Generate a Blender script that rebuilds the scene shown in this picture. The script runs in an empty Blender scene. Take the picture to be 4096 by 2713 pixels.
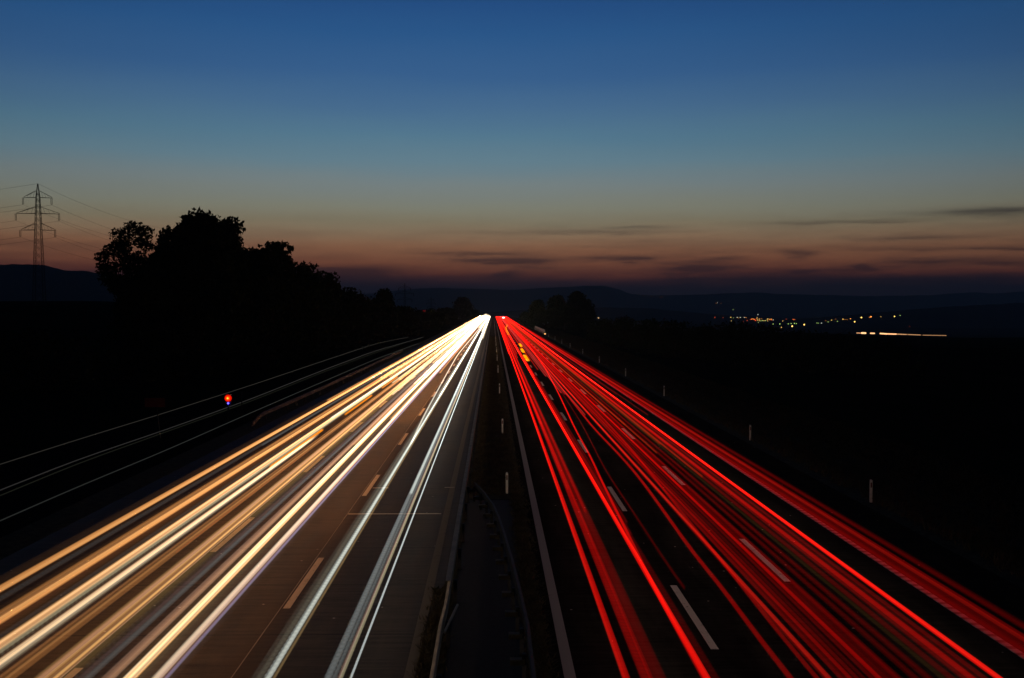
import bpy, math, random
from mathutils import Vector, Matrix, noise as mnoise

# ------------------------------------------------------------------ camera, sky, exposure
scene = bpy.context.scene
col = scene.collection
F, CX, CY, H = 4256.0, 2048.0, 1356.5, 8.5       # measured on the photograph (4096 px wide)
VPX, VPY = 1973.0, 1234.0
cam_d = bpy.data.cameras.new("camera")
cam = bpy.data.objects.new("camera", cam_d)
col.objects.link(cam)
cam_d.sensor_width = 36.0
cam_d.lens = 36.0 * F / 4096.0
cam_d.clip_start = 0.5
cam_d.clip_end = 60000
cam.location = (0, 0, H)
cam.rotation_euler = (math.radians(90) - math.atan((CY - VPY) / F), 0, -math.atan((CX - VPX) / F))
scene.camera = cam
CR = cam.rotation_euler.to_matrix()

scene.view_settings.view_transform = 'Standard'
scene.view_settings.look = 'None'
scene.view_settings.exposure = 0.0
scene.view_settings.gamma = 1.0
cy = scene.cycles
cy.use_denoising = True
cy.max_bounces = 4
cy.diffuse_bounces = 2
cy.glossy_bounces = 2
cy.transparent_max_bounces = 600
cy.volume_bounces = 0
cy.use_light_tree = True
cy.sample_clamp_indirect = 4.0


def srgb(r, g, b):
    f = lambda c: (c / 255 / 12.92) if c / 255 <= .04045 else ((c / 255 + .055) / 1.055) ** 2.4
    return (f(r), f(g), f(b), 1.0)


class NB:
    """small node builder"""
    def __init__(self, tree):
        self.t = tree
        tree.nodes.clear()

    def n(self, kind, **kw):
        nd = self.t.nodes.new(kind)
        for k, v in kw.items():
            setattr(nd, k, v)
        return nd

    def put(self, sock, v):
        if isinstance(v, bpy.types.NodeSocket):
            self.t.links.new(v, sock)
        elif v is not None:
            sock.default_value = v

    def m(self, op, a, b=None, c=None, clamp=False):
        nd = self.n('ShaderNodeMath', operation=op)
        nd.use_clamp = clamp
        self.put(nd.inputs[0], a)
        if b is not None:
            self.put(nd.inputs[1], b)
        if c is not None:
            self.put(nd.inputs[2], c)
        return nd.outputs[0]

    def ramp(self, fac, stops, interp='LINEAR'):
        nd = self.n('ShaderNodeValToRGB')
        cr = nd.color_ramp
        cr.interpolation = interp
        while len(cr.elements) > 1:
            cr.elements.remove(cr.elements[-1])
        cr.elements[0].position = stops[0][0]
        cr.elements[0].color = stops[0][1]
        for p, c in stops[1:]:
            e = cr.elements.new(p)
            e.color = c
        self.put(nd.inputs[0], fac)
        return nd.outputs[0]

    def mix(self, fac, a, b, blend='MIX'):
        nd = self.n('ShaderNodeMix', data_type='RGBA', blend_type=blend)
        self.put(nd.inputs[0], fac)
        self.put(nd.inputs[6], a)
        self.put(nd.inputs[7], b)
        return nd.outputs[2]

    def noise(self, vec, scale, detail=4, rough=.55):
        nd = self.n('ShaderNodeTexNoise')
        self.put(nd.inputs['Vector'], vec)
        nd.inputs['Scale'].default_value = scale
        nd.inputs['Detail'].default_value = detail
        nd.inputs['Roughness'].default_value = rough
        return nd.outputs[0]


def build_world():
    w = bpy.data.worlds.new("World")
    scene.world = w
    w.use_nodes = True
    b = NB(w.node_tree)
    tc = b.n('ShaderNodeTexCoord')
    sep = b.n('ShaderNodeSeparateXYZ')
    b.put(sep.inputs[0], tc.outputs['Generated'])
    x, y, z = sep.outputs
    el = b.m('MULTIPLY', b.m('ARCSINE', z), 57.29578)
    az = b.m('MULTIPLY', b.m('ARCTAN2', x, y), 57.29578)
    # twilight gradient, elevation 0..20 degrees mapped to 0..1
    K = lambda dy: (713 - dy) * .0232 / 20
    stops = [(0.0, srgb(30, 28, 40)), (K(668), srgb(40, 33, 45)), (K(652), srgb(70, 44, 49)), (K(634), srgb(124, 70, 56)),
             (K(611), srgb(148, 93, 68)), (K(576), srgb(158, 112, 83)), (K(546), srgb(158, 130, 102)), (K(516), srgb(147, 137, 113)),
             (K(484), srgb(143, 144, 128)), (K(430), srgb(131, 144, 145)), (K(378), srgb(109, 140, 155)), (K(323), srgb(92, 131, 155)),
             (K(253), srgb(76, 115, 153)), (K(184), srgb(59, 101, 149)), (K(92), srgb(45, 91, 143)), (K(0), srgb(34, 75, 130)),
             (1.0, srgb(28, 62, 112))]
    # a slow undulation of the colour bands
    cmb = b.n('ShaderNodeCombineXYZ')
    b.put(cmb.inputs[0], b.m('MULTIPLY', az, .06))
    b.put(cmb.inputs[1], b.m('MULTIPLY', el, .5))
    nz = b.noise(cmb.outputs[0], 1.3, 3)
    el_w = b.m('ADD', el, b.m('MULTIPLY', b.m('SUBTRACT', nz, .5), .7))
    el_w = b.m('ADD', el_w, b.m('MULTIPLY', b.m('MAXIMUM', b.m('SUBTRACT', b.m('MULTIPLY', az, -1), 4), 0), -.012))
    base = b.ramp(b.m('DIVIDE', el_w, 20, clamp=True), stops)
    hi = b.ramp(b.m('DIVIDE', b.m('SUBTRACT', el, 18), 72, clamp=True), [(0, (1, 1, 1, 1)), (.14, (.40, .42, .46, 1)), (.4, (.10, .11, .13, 1)), (1, (.03, .035, .045, 1))])
    base = b.mix(1.0, base, hi, 'MULTIPLY')
    # clouds: thin dark streaks lying low over the horizon
    wv = b.n('ShaderNodeCombineXYZ')
    b.put(wv.inputs[0], b.m('MULTIPLY', az, .35))
    b.put(wv.inputs[1], b.m('MULTIPLY', el, 2.6))
    n1 = b.noise(wv.outputs[0], 1.0, 6, .6)
    wv2 = b.n('ShaderNodeCombineXYZ')
    b.put(wv2.inputs[0], b.m('MULTIPLY', az, .11))
    b.put(wv2.inputs[1], b.m('ADD', b.m('MULTIPLY', el, 1.25), 7.3))
    n2 = b.noise(wv2.outputs[0], 1.0, 5, .62)
    A = lambda px: math.degrees(math.atan((px - 1141) * 1.7297 / F))
    E = lambda py: (713 - py) * .0232
    streaks = [(1200, 604, 85, 5.5, .62), (1090, 586, 110, 3.2, .35), (1440, 598, 70, 5, .55), (1612, 621, 70, 6.5, .62), (1655, 602, 48, 5, .45),
               (2290, 509, 110, 6, .55), (1370, 538, 150, 4, .28), (1838, 588, 38, 4.5, .42), (2003, 622, 22, 4.5, .5), (2130, 560, 120, 4, .25),
               (1930, 523, 160, 3.5, .28), (820, 628, 110, 9, .5), (1190, 634, 26, 9, .35), (1900, 628, 120, 4, .35), (2250, 585, 130, 4, .3),
               (2240, 612, 120, 7, .3), (1740, 642, 160, 8, .35), (2080, 652, 260, 10, .4), (760, 655, 90, 16, .4), (1480, 527, 55, 3, .28)]
    jx = b.m('ADD', az, b.m('MULTIPLY', b.m('SUBTRACT', n2, .5), 5.0))
    je = b.m('ADD', el, b.m('MULTIPLY', b.m('SUBTRACT', n1, .5), .45))
    tot = None
    for (px, py, wx, wy, am) in streaks:
        py += 0
        u = b.m('DIVIDE', b.m('SUBTRACT', jx, A(px)), wx * .0232 * 1.15)
        v = b.m('DIVIDE', b.m('SUBTRACT', je, E(py)), wy * .0232 * 1.4)
        g = b.m('MULTIPLY', b.m('EXPONENT', b.m('MULTIPLY', b.m('ADD', b.m('MULTIPLY', u, u), b.m('MULTIPLY', v, v)), -1)), am)
        tot = g if tot is None else b.m('ADD', tot, g)
    low = b.m('MULTIPLY', b.m('SUBTRACT', 1, b.m('DIVIDE', el, 5.2, clamp=True), clamp=True), 1.0)
    veil = b.m('MULTIPLY', b.m('MULTIPLY', b.m('SUBTRACT', n2, .43, clamp=True), 4.0, clamp=True), low)
    cov = b.m('ADD', b.m('MULTIPLY', tot, b.m('ADD', b.m('MULTIPLY', n1, 2.2), .8)), b.m('MULTIPLY', veil, 1.0), clamp=True)
    thin = b.m('MULTIPLY', b.m('MULTIPLY', b.m('SUBTRACT', n1, .53, clamp=True), 5.0, clamp=True), b.m('MULTIPLY', low, b.m('DIVIDE', b.m('ADD', az, 14), 16, clamp=True)))
    cov = b.m('ADD', cov, b.m('MULTIPLY', thin, .9), clamp=True)
    sky = b.mix(cov, base, b.mix(.30, srgb(38, 34, 44), base))
    # the afterglow stands over the road, the sky darkens to both sides and behind
    da = b.m('SUBTRACT', az, -2.5)
    fall = b.m('EXPONENT', b.m('MULTIPLY', b.m('POWER', b.m('ABSOLUTE', b.m('DIVIDE', da, 49)), 2.0), -1))
    fall = b.m('ADD', b.m('MULTIPLY', fall, .97), .03)
    bg = b.n('ShaderNodeBackground')
    b.put(bg.inputs[0], sky)
    b.put(bg.inputs[1], fall)
    out = b.n('ShaderNodeOutputWorld')
    b.put(out.inputs[0], bg.outputs[0])


build_world()


# ------------------------------------------------------------------ measuring helpers
def ray(px, py):
    d = CR @ Vector(((px - CX) / F, -(py - CY) / F, -1))
    return d


def at_Y(px, py, Y):
    d = ray(px, py)
    return Vector((0, 0, H)) + d * (Y / d.y)


def at_z(px, py, z):
    d = ray(px, py)
    return Vector((0, 0, H)) + d * ((z - H) / d.z)


D2 = 4096.0 / 2368.0        # coordinates read from the reduced picture


# ------------------------------------------------------------------ building helpers
def props(o, label=None, cat=None, group=None, kind=None):
    if label:
        o['label'] = label
    if cat:
        o['category'] = cat
    if group:
        o['group'] = group
    if kind:
        o['kind'] = kind
    return o


class MB:
    def __init__(self):
        self.v = []
        self.f = []

    def box(self, x0, x1, y0, y1, z0, z1):
        i = len(self.v)
        self.v += [(x0, y0, z0), (x1, y0, z0), (x1, y1, z0), (x0, y1, z0), (x0, y0, z1), (x1, y0, z1), (x1, y1, z1), (x0, y1, z1)]
        self.f += [(i + a, i + b, i + c, i + d) for a, b, c, d in ((0, 3, 2, 1), (4, 5, 6, 7), (0, 1, 5, 4), (1, 2, 6, 5), (2, 3, 7, 6), (3, 0, 4, 7))]
        return self

    def quad(self, *p):
        i = len(self.v)
        self.v += [tuple(q) for q in p]
        self.f.append(tuple(range(i, i + len(p))))
        return self

    def ring_sweep(self, rings, cap=True):
        """rings: list of equally long rings of points"""
        n = len(rings[0])
        i = len(self.v)
        for r in rings:
            self.v += [tuple(q) for q in r]
        for k in range(len(rings) - 1):
            for j in range(n):
                a = i + k * n + j
                b2 = i + k * n + (j + 1) % n
                self.f.append((a, a + n, b2 + n, b2))
        if cap:
            self.f.append(tuple(i + j for j in range(n)))
            self.f.append(tuple(i + (len(rings) - 1) * n + j for j in reversed(range(n))))
        return self

    def tube(self, pts, r, n=6, r2=None):
        pts = [Vector(p) for p in pts]
        rings = []
        m = len(pts)
        for k, p in enumerate(pts):
            t = (pts[min(k + 1, m - 1)] - pts[max(k - 1, 0)]).normalized()
            up = Vector((0, 0, 1)) if abs(t.z) < .9 else Vector((1, 0, 0))
            a = t.cross(up).normalized()
            c = a.cross(t)
            rr = r if r2 is None else r + (r2 - r) * k / max(m - 1, 1)
            rings.append([p + (a * math.cos(q) + c * math.sin(q)) * rr for q in [2 * math.pi * j / n for j in range(n)]])
        return self.ring_sweep(rings)

    def build(self, name, mat, parent=None, smooth=False):
        me = bpy.data.meshes.new(name)
        me.from_pydata(self.v, [], self.f)
        me.update()
        if smooth:
            me.shade_smooth()
        if mat:
            me.materials.append(mat)
        o = bpy.data.objects.new(name, me)
        col.objects.link(o)
        if parent:
            o.parent = parent
        return o


def empty(name, loc=(0, 0, 0), **kw):
    o = bpy.data.objects.new(name, None)
    o.empty_display_size = .3
    o.location = loc
    col.objects.link(o)
    props(o, **kw)
    return o


def copy_tree(o, parent=None):
    c = o.copy()
    col.objects.link(c)
    c.parent = parent
    for ch in list(o.children):
        copy_tree(ch, c)
    return c


# ------------------------------------------------------------------ materials
def pmat(name, colr, rough=.7, metal=0.0, noise_scale=None, amt=.35, bump=None, bump_scale=20, spec=.5, coord='Object', stretch=(1, 1, 1)):
    m = bpy.data.materials.new(name)
    m.use_nodes = True
    b = NB(m.node_tree)
    p = b.n('ShaderNodeBsdfPrincipled')
    p.inputs['Roughness'].default_value = rough
    p.inputs['Metallic'].default_value = metal
    p.inputs['Specular IOR Level'].default_value = spec
    tc = b.n('ShaderNodeTexCoord')
    mp = b.n('ShaderNodeMapping')
    mp.inputs['Scale'].default_value = stretch
    b.put(mp.inputs[0], tc.outputs[coord])
    if noise_scale:
        nz = b.noise(mp.outputs[0], noise_scale, 5, .6)
        f = b.m('MULTIPLY', b.m('SUBTRACT', nz, .3), 2.4, clamp=True)
        lo = tuple(c * (1 - amt) for c in colr[:3]) + (1,)
        hi = tuple(min(1, c * (1 + amt)) for c in colr[:3]) + (1,)
        b.put(p.inputs['Base Color'], b.mix(f, lo, hi))
    else:
        p.inputs['Base Color'].default_value = tuple(colr[:3]) + (1,)
    if bump:
        bp = b.n('ShaderNodeBump')
        bp.inputs['Strength'].default_value = bump
        bp.inputs['Distance'].default_value = .02
        b.put(bp.inputs['Height'], b.noise(mp.outputs[0], bump_scale, 4, .6))
        b.put(p.inputs['Normal'], bp.outputs[0])
    out = b.n('ShaderNodeOutputMaterial')
    b.put(out.inputs[0], p.outputs[0])
    return m


def glow_mat(name, colr, strength):
    m = bpy.data.materials.new(name)
    m.use_nodes = True
    b = NB(m.node_tree)
    e = b.n('ShaderNodeEmission')
    e.inputs[0].default_value = tuple(colr[:3]) + (1,)
    e.inputs[1].default_value = strength
    out = b.n('ShaderNodeOutputMaterial')
    b.put(out.inputs[0], e.outputs[0])
    return m


def trail_mat(colr, strength):
    """light drawn through the air: it adds to what lies behind it"""
    m = bpy.data.materials.new("trail_light")
    m.use_nodes = True
    b = NB(m.node_tree)
    e = b.n('ShaderNodeEmission')
    e.inputs[0].default_value = tuple(colr[:3]) + (1,)
    e.inputs[1].default_value = strength
    es = b.n('ShaderNodeEmission')
    es.inputs[0].default_value = tuple(colr[:3]) + (1,)
    es.inputs[1].default_value = 0.004
    tr = b.n('ShaderNodeBsdfTransparent')
    ad = b.n('ShaderNodeAddShader')
    b.put(ad.inputs[0], es.outputs[0])
    b.put(ad.inputs[1], tr.outputs[0])
    out = b.n('ShaderNodeOutputMaterial')
    b.put(out.inputs[0], ad.outputs[0])
    b.put(out.inputs[1], e.outputs[0])
    m.cycles.emission_sampling = 'NONE'
    return m


def road_mat(name, base, rough, joints, spec=.2):
    """worn pavement; joints: spacing of transverse joints (0 for none)"""
    m = bpy.data.materials.new(name)
    m.use_nodes = True
    b = NB(m.node_tree)
    p = b.n('ShaderNodeBsdfPrincipled')
    p.inputs['Specular IOR Level'].default_value = spec
    tc = b.n('ShaderNodeTexCoord')
    sep = b.n('ShaderNodeSeparateXYZ')
    b.put(sep.inputs[0], tc.outputs['Object'])
    x, y = sep.outputs[0], sep.outputs[1]
    v1 = b.n('ShaderNodeMapping')
    v1.inputs['Scale'].default_value = (1.0, .16, 1)
    b.put(v1.inputs[0], tc.outputs['Object'])
    big = b.noise(v1.outputs[0], 1.1, 5, .62)
    v2 = b.n('ShaderNodeMapping')
    v2.inputs['Scale'].default_value = (.22, 2.2, 1)
    b.put(v2.inputs[0], tc.outputs['Object'])
    brush = b.noise(v2.outputs[0], 2.2, 4, .65)         # texture brushed across the lanes
    fine = b.noise(tc.outputs['Object'], 38, 3, .7)
    t = b.m('ADD', b.m('MULTIPLY', big, .5), b.m('ADD', b.m('MULTIPLY', brush, .45), b.m('MULTIPLY', fine, .17)))
    c = b.ramp(t, [(.44, tuple(k * .45 for k in base) + (1,)), (.56, tuple(base) + (1,)), (.68, tuple(min(1, k * 1.45) for k in base) + (1,))])
    # pale chips
    vor = b.n('ShaderNodeTexVoronoi')
    vor.inputs['Scale'].default_value = 1.15
    b.put(vor.inputs['Vector'], tc.outputs['Object'])
    chip = b.m('LESS_THAN', vor.outputs['Distance'], .04)
    c = b.mix(b.m('MULTIPLY', chip, .8), c, (.55, .5, .42, 1))
    if joints:
        wob = b.m('MULTIPLY', b.m('SUBTRACT', b.noise(tc.outputs['Object'], .8, 3), .5), .05)
        fy = b.m('ABSOLUTE', b.m('SUBTRACT', b.m('FRACT', b.m('DIVIDE', b.m('ADD', y, wob), joints)), .5))
        j = b.m('LESS_THAN', fy, .045 / joints)
        c = b.mix(b.m('MULTIPLY', j, .75), c, (.015, .012, .01, 1))
    b.put(p.inputs['Base Color'], c)
    p.inputs['Roughness'].default_value = rough
    b.put(p.inputs['Roughness'], b.m('ADD', b.m('MULTIPLY', big, .3), rough - .15))
    bp = b.n('ShaderNodeBump')
    bp.inputs['Strength'].default_value = .9
    bp.inputs['Distance'].default_value = .02
    b.put(bp.inputs['Height'], b.m('ADD', brush, fine))
    b.put(p.inputs['Normal'], bp.outputs[0])
    out = b.n('ShaderNodeOutputMaterial')
    b.put(out.inputs[0], p.outputs[0])
    return m


M_concrete = road_mat('concrete_pavement', (.058, .044, .032), .6, 5.0, .05)
M_asphalt = road_mat('asphalt_pavement', (.024, .021, .018), .8, 0, 0)
M_ramp = road_mat('slip_road_asphalt', (.014, .014, .017), .8, 0, 0)
M_soil = pmat('dark_field_soil', (.016, .017, .010), 1, noise_scale=.05, amt=.5, spec=0)
M_hill = pmat('wooded_hill', (.04, .055, .045), 1, noise_scale=.004, amt=.4, spec=0)
M_verge = pmat('verge_grass', (.055, .045, .02), 1, spec=.05, noise_scale=2.5, amt=.6, bump=.6, bump_scale=6)
M_grass = pmat('grass_blade', (.08, .065, .03), .9, noise_scale=1.2, amt=.5)
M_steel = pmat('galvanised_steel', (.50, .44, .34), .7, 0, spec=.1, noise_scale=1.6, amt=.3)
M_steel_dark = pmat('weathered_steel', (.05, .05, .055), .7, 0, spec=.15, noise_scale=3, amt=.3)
M_post = pmat('white_post_plastic', (.78, .77, .72), .5, noise_scale=4, amt=.12)
M_black = pmat('black_band', (.02, .02, .02), .5)
M_reflector = pmat('red_reflector', (.16, .03, .02), .4)
M_leaf = pmat('dark_leaf', (.03, .04, .016), .9, spec=.1, noise_scale=.6, amt=.45)
M_bark = pmat('bark', (.06, .045, .03), .9, noise_scale=3, amt=.4)
M_wire = pmat('conductor_wire', (.03, .03, .03), .6)
M_pylon = pmat('pylon_steel', (.05, .05, .05), .6, .3, noise_scale=1, amt=.2)
M_block = pmat('weathered_block', (.20, .16, .10), .9, noise_scale=5, amt=.4)
M_sign = pmat('red_sign_panel', (.14, .012, .01), .8, noise_scale=2, amt=.2)


def paint_mat(name, base, wear, hatch=False):
    m = bpy.data.materials.new(name)
    m.use_nodes = True
    b = NB(m.node_tree)
    p = b.n('ShaderNodeBsdfPrincipled')
    p.inputs['Roughness'].default_value = .8
    p.inputs['Specular IOR Level'].default_value = .05
    tc = b.n('ShaderNodeTexCoord')
    nz = b.noise(tc.outputs['Object'], 3.0, 6, .7)
    fine = b.noise(tc.outputs['Object'], 30, 4, .7)
    worn = b.m('GREATER_THAN', b.m('ADD', b.m('MULTIPLY', nz, .6), b.m('MULTIPLY', fine, .4)), 1 - wear)
    c = b.mix(b.m('MULTIPLY', fine, .9), tuple(k * .75 for k in base) + (1,), tuple(base) + (1,))
    c = b.mix(b.m('MULTIPLY', worn, .75), c, (.07, .06, .05, 1))
    if hatch:
        sep = b.n('ShaderNodeSeparateXYZ')
        b.put(sep.inputs[0], tc.outputs['Object'])
        fr = b.m('FRACT', b.m('DIVIDE', sep.outputs[1], .5))
        c = b.mix(b.m('MULTIPLY', b.m('LESS_THAN', fr, .42), .7), c, (.05, .045, .04, 1))
    b.put(p.inputs['Base Color'], c)
    out = b.n('ShaderNodeOutputMaterial')
    b.put(out.inputs[0], p.outputs[0])
    return m


M_paint = paint_mat('road_paint', (.80, .72, .62), .42)
M_paint_solid = paint_mat('edge_line_paint', (.50, .46, .42), .36)
M_paint_hatch = paint_mat('rumble_line_paint', (.40, .38, .35), .42, True)


# ------------------------------------------------------------------ terrain
def smooth(t):
    t = max(0.0, min(1.0, t))
    return t * t * (3 - 2 * t)


def terr(x, y):
    r = math.hypot(x, y)
    a = x / y if y > 1 else (9 if x > 0 else -9)
    z = 0.0
    if y > 1 and a > 0 and x > 18:
        k = smooth((x - 18) / 22)
        e = 520 - 900 * max(0, min(1.2, a - .12))
        e = max(255, e)
        z -= 46 * k * smooth((y - e) / 2300 + (.10 if y > e else 0) * smooth((y - e) / 60))
        z -= 1.6 * k * smooth((x - 20) / 30)
    elif y > 1 and x < -30:
        k = smooth((-a - .08) / .3) if a > -9 else 1
        z += 11 * k * smooth((y - 120) / 330) - 14 * smooth((y - 700) / 1500)
    if y > 1000:
        z -= 12 * smooth((y - 1000) / 500) * (1 - smooth((abs(x) - 60) / 200))
    if abs(x) > 30:
        z += (mnoise.noise(Vector((x * .01, y * .01, 0)))) * min(2.0, (abs(x) - 30) * .02)
    return z - .02


def build_terrain():
    mb = MB()
    rs = [0, 5, 10, 15, 20, 25, 30, 36, 44, 54, 66, 80, 96, 115, 135, 160, 185, 215, 245, 270, 300, 330, 365, 400, 440, 480, 520, 570, 630, 700, 780, 880, 1000, 1100, 1250,
          1400, 1600, 1850, 2100, 2400, 2800, 3300, 4000, 5000, 6500, 8500, 11000]
    az = sorted(set([i * 1.0 for i in range(-40, 41)] + [i * 10.0 for i in range(-18, 18)] + [-4.5, -3.5, -2.5, -1.5, -.5, .5, 1.5, 2.5, 3.5, 4.5]))
    n = len(az)
    for r in rs:
        for a in az:
            x, y = r * math.sin(math.radians(a)), r * math.cos(math.radians(a))
            mb.v.append((x, y, terr(x, y)))
    for k in range(len(rs) - 1):
        for j in range(n):
            j2 = (j + 1) % n
            mb.f.append((k * n + j, k * n + j2, (k + 1) * n + j2, (k + 1) * n + j))
    props(mb.build('ground', M_soil, smooth=True), kind='structure')


build_terrain()


def strip(name, x0, x1, y0, y1, z, mat, kind='structure', step=40, **kw):
    mb = MB()
    y = y0
    ys = [y0]
    while ys[-1] + step < y1:
        ys.append(ys[-1] + step)
    ys.append(y1)
    rows = [((x0, q, z), (x1, q, z)) for q in ys]
    for a, c in rows:
        mb.v += [a, c]
    for i in range(len(rows) - 1):
        mb.f.append((2 * i, 2 * i + 1, 2 * i + 3, 2 * i + 2))
    return props(mb.build(name, mat), kind=kind, **kw)


ROAD_END = 1010
strip('concrete_carriageway', -16.6, -1.5, -40, ROAD_END, .030, M_concrete)
strip('asphalt_carriageway', 1.3, 16.0, -40, ROAD_END, .030, M_asphalt)
strip('median_verge', -1.5, 1.3, 47, ROAD_END, .034, M_verge)
strip('median_verge', .86, 1.3, -40, 47, .034, M_verge)
strip('median_verge', -1.5, -1.15, -40, 47, .034, M_verge)
strip('roadside_verge', 16.0, 21, -40, ROAD_END, .026, M_verge)
strip('roadside_verge', -18.2, -16.6, -40, ROAD_END, .026, M_verge)
strip('slip_road', -26.5, -18.2, -40, 330, .030, M_ramp)

# lane markings
Z1 = .038


def mark(name, x, w, y0, y1, mat, label, cat, group=None, step=60):
    mb = MB()
    ys = [y0]
    while ys[-1] + step < y1:
        ys.append(ys[-1] + step)
    ys.append(y1)
    for q in ys:
        mb.v += [(x - w / 2, q, Z1), (x + w / 2, q, Z1)]
    for i in range(len(ys) - 1):
        mb.f.append((2 * i, 2 * i + 1, 2 * i + 3, 2 * i + 2))
    return props(mb.build(name, mat), kind='structure')


mark('edge_line', -1.93, .26, 0, ROAD_END, paint_mat('dark_edge_line_paint', (.22, .19, .16), .42), '', '')  # base colour darker than the other edge lines
mark('edge_line', 1.76, .27, 0, ROAD_END, M_paint_solid, '', '')
mark('edge_line', 12.9, .24, 0, ROAD_END, M_paint_hatch, '', '')
mark('edge_line', -13.6, .24, 0, ROAD_END, M_paint_solid, '', '')


def dashes(x, first, n, w=.2):
    mb = MB()
    for k in range(n):
        a = first + 18.03 * k
        if a > ROAD_END - 10:
            break
        mb.quad((x - w / 2, a, Z1), (x + w / 2, a, Z1), (x + w / 2, a + 6.1, Z1), (x - w / 2, a + 6.1, Z1))
    props(mb.build('lane_dashes', M_paint), kind='structure')


dashes(-5.84, 29.9 - 18.03, 60)
dashes(-9.75, 18.9, 60)
dashes(5.5, 26.1 - 18.03, 60)
dashes(9.12, 32.6 - 18.03, 60)
# thin sealed joints in the concrete, seen as pale threads
mb = MB()
p0, p1 = at_z(1377, 2061, 0), at_z(1790, 2059, 0)
mb.box(-5.98, -2.15, p0.y, p0.y + .14, Z1 - .006, Z1 + .002)
q = at_z(1780, 1954, 0)
mb.box(q.x - .02, q.x + .45, q.y, q.y + .12, Z1 - .006, Z1 + .002)
q = at_z(1490, 1956, 0)
mb.box(q.x, q.x + .75, q.y, q.y + .12, Z1 - .006, Z1 + .002)
props(mb.build('joint_sealant', M_paint), kind='structure')
mb = MB()
mb.box(-6.02, -6.0, 10, 500, Z1 - .006, Z1 + .001)
mb.box(-9.93, -9.91, 10, 500, Z1 - .006, Z1 + .001)
props(mb.build('lane_joint', M_paint_solid), kind='structure')
# the deep planted gap in the median in front of the bridge pier
mb = MB()
mb.quad((-1.15, -40, .01), (.86, -40, .01), (.86, 47, .01), (-1.15, 47, .01))
props(mb.build('median_drain_bed', pmat('dark_gravel_bed', (.012, .012, .012), .95, noise_scale=6, amt=.5, bump=.6)), kind='structure')


# ------------------------------------------------------------------ light trails
def trail_path(spec, z, y0, y1, wob, seed):
    """spec: one slope X/(H-z) or a list of photo points the lamp passed"""
    rnd = random.Random(seed)
    ph, k1 = rnd.random() * 6.28, rnd.uniform(35, 70)
    ys = [y0]
    while ys[-1] < y1:
        ys.append(ys[-1] * 1.055 + .2)
    ys[-1] = y1
    out = []
    if isinstance(spec, (int, float)):
        for Y in ys:
            out.append((spec * (H - z) + wob * (1.5 * math.sin(Y / k1 + ph) + 3.0 * math.sin(Y / (k1 * 3.1) + 2 * ph)), Y, z))
        return out
    pts = sorted([at_z(px, py, z) for px, py in spec], key=lambda p: p.y)
    sl = [(p.y, p.x) for p in pts]
    for Y in ys:
        if Y <= sl[0][0]:
            s = (sl[1][1] - sl[0][1]) / (sl[1][0] - sl[0][0])
            X = sl[0][1] + s * (Y - sl[0][0]) * .5
        elif Y >= sl[-1][0]:
            s = (sl[-1][1] - sl[-2][1]) / (sl[-1][0] - sl[-2][0])
            X = sl[-1][1] + max(-.01, min(.01, s)) * (Y - sl[-1][0]) * .3
        else:
            for k in range(len(sl) - 1):
                if sl[k][0] <= Y <= sl[k + 1][0]:
                    t = (Y - sl[k][0]) / (sl[k + 1][0] - sl[k][0])
                    X = sl[k][1] + (sl[k + 1][1] - sl[k][1]) * t
                    break
        out.append((X, Y, z))
    # soften the corners
    for _ in range(2):
        out = [out[0]] + [((out[i - 1][0] + 2 * out[i][0] + out[i + 1][0]) / 4, out[i][1], z) for i in range(1, len(out) - 1)] + [out[-1]]
    return out


def ring(x, y, z, hw, ht, n=8, skew=0.0):
    return [(x + hw * math.cos(a), y + skew * math.cos(a) + .0, z + ht * math.sin(a)) for a in [2 * math.pi * j / n for j in range(n)]]


def strand(parent, spec, z, hw, colr, L, y0=9.0, y1=1000.0, ht=.06, wob=.02, seed=0, rib=0.0, rib_to=75.0, duty=.5, name='strand', skew=0.0, taper=0.0, flat_end=False):
    """one lamp's thread of light; L is how bright it looks 27 m away"""
    E = 1.0 * L * (H - z) / (27.0 * 2 * ht * .8)
    mb = MB()
    path = trail_path(spec, z, y0, y1, wob, seed)

    def lerp_x(Y):
        for k in range(len(path) - 1):
            if path[k][1] <= Y <= path[k + 1][1]:
                t = (Y - path[k][1]) / (path[k + 1][1] - path[k][1])
                return path[k][0] + (path[k + 1][0] - path[k][0]) * t
        return path[-1][0]
    if rib:
        Y = max(y0, 18)
        while Y < min(rib_to, y1):
            per = rib * (1 + (Y / 40.0) ** 2 * .25)
            d = per * duty
            mb.ring_sweep([ring(lerp_x(Y), Y, z, hw, ht, 8, skew), ring(lerp_x(Y + d), Y + d, z, hw, ht, 8, skew)])
            Y += per
        path = [(lerp_x(Y), Y, z)] + [p for p in path if p[1] > Y + .3]
    if len(path) > 1:
        def k(y):
            q = 1 if not taper else .04 + .96 * min(1, (y - path[0][1]) / taper)
            return q * (.12 + .88 * min(1, (y1 - y) / (.06 * y1))) if y1 < 250 and not flat_end else q
        mb.ring_sweep([ring(x, y, zz, hw * k(y), ht * k(y)) for x, y, zz in path])
    return mb.build(name, trail_mat(colr, E), parent)


AMBER = (.84, .35, .10)
GOLD = (.9, .50, .17)
CREAM = (.82, .66, .42)
PINK = (.72, .40, .27)
BROWN = (.55, .22, .06)
STEEL = (.42, .46, .45)
COOL = (.72, .78, .70)
LILAC = (.42, .38, .75)
tn = [100]


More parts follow.
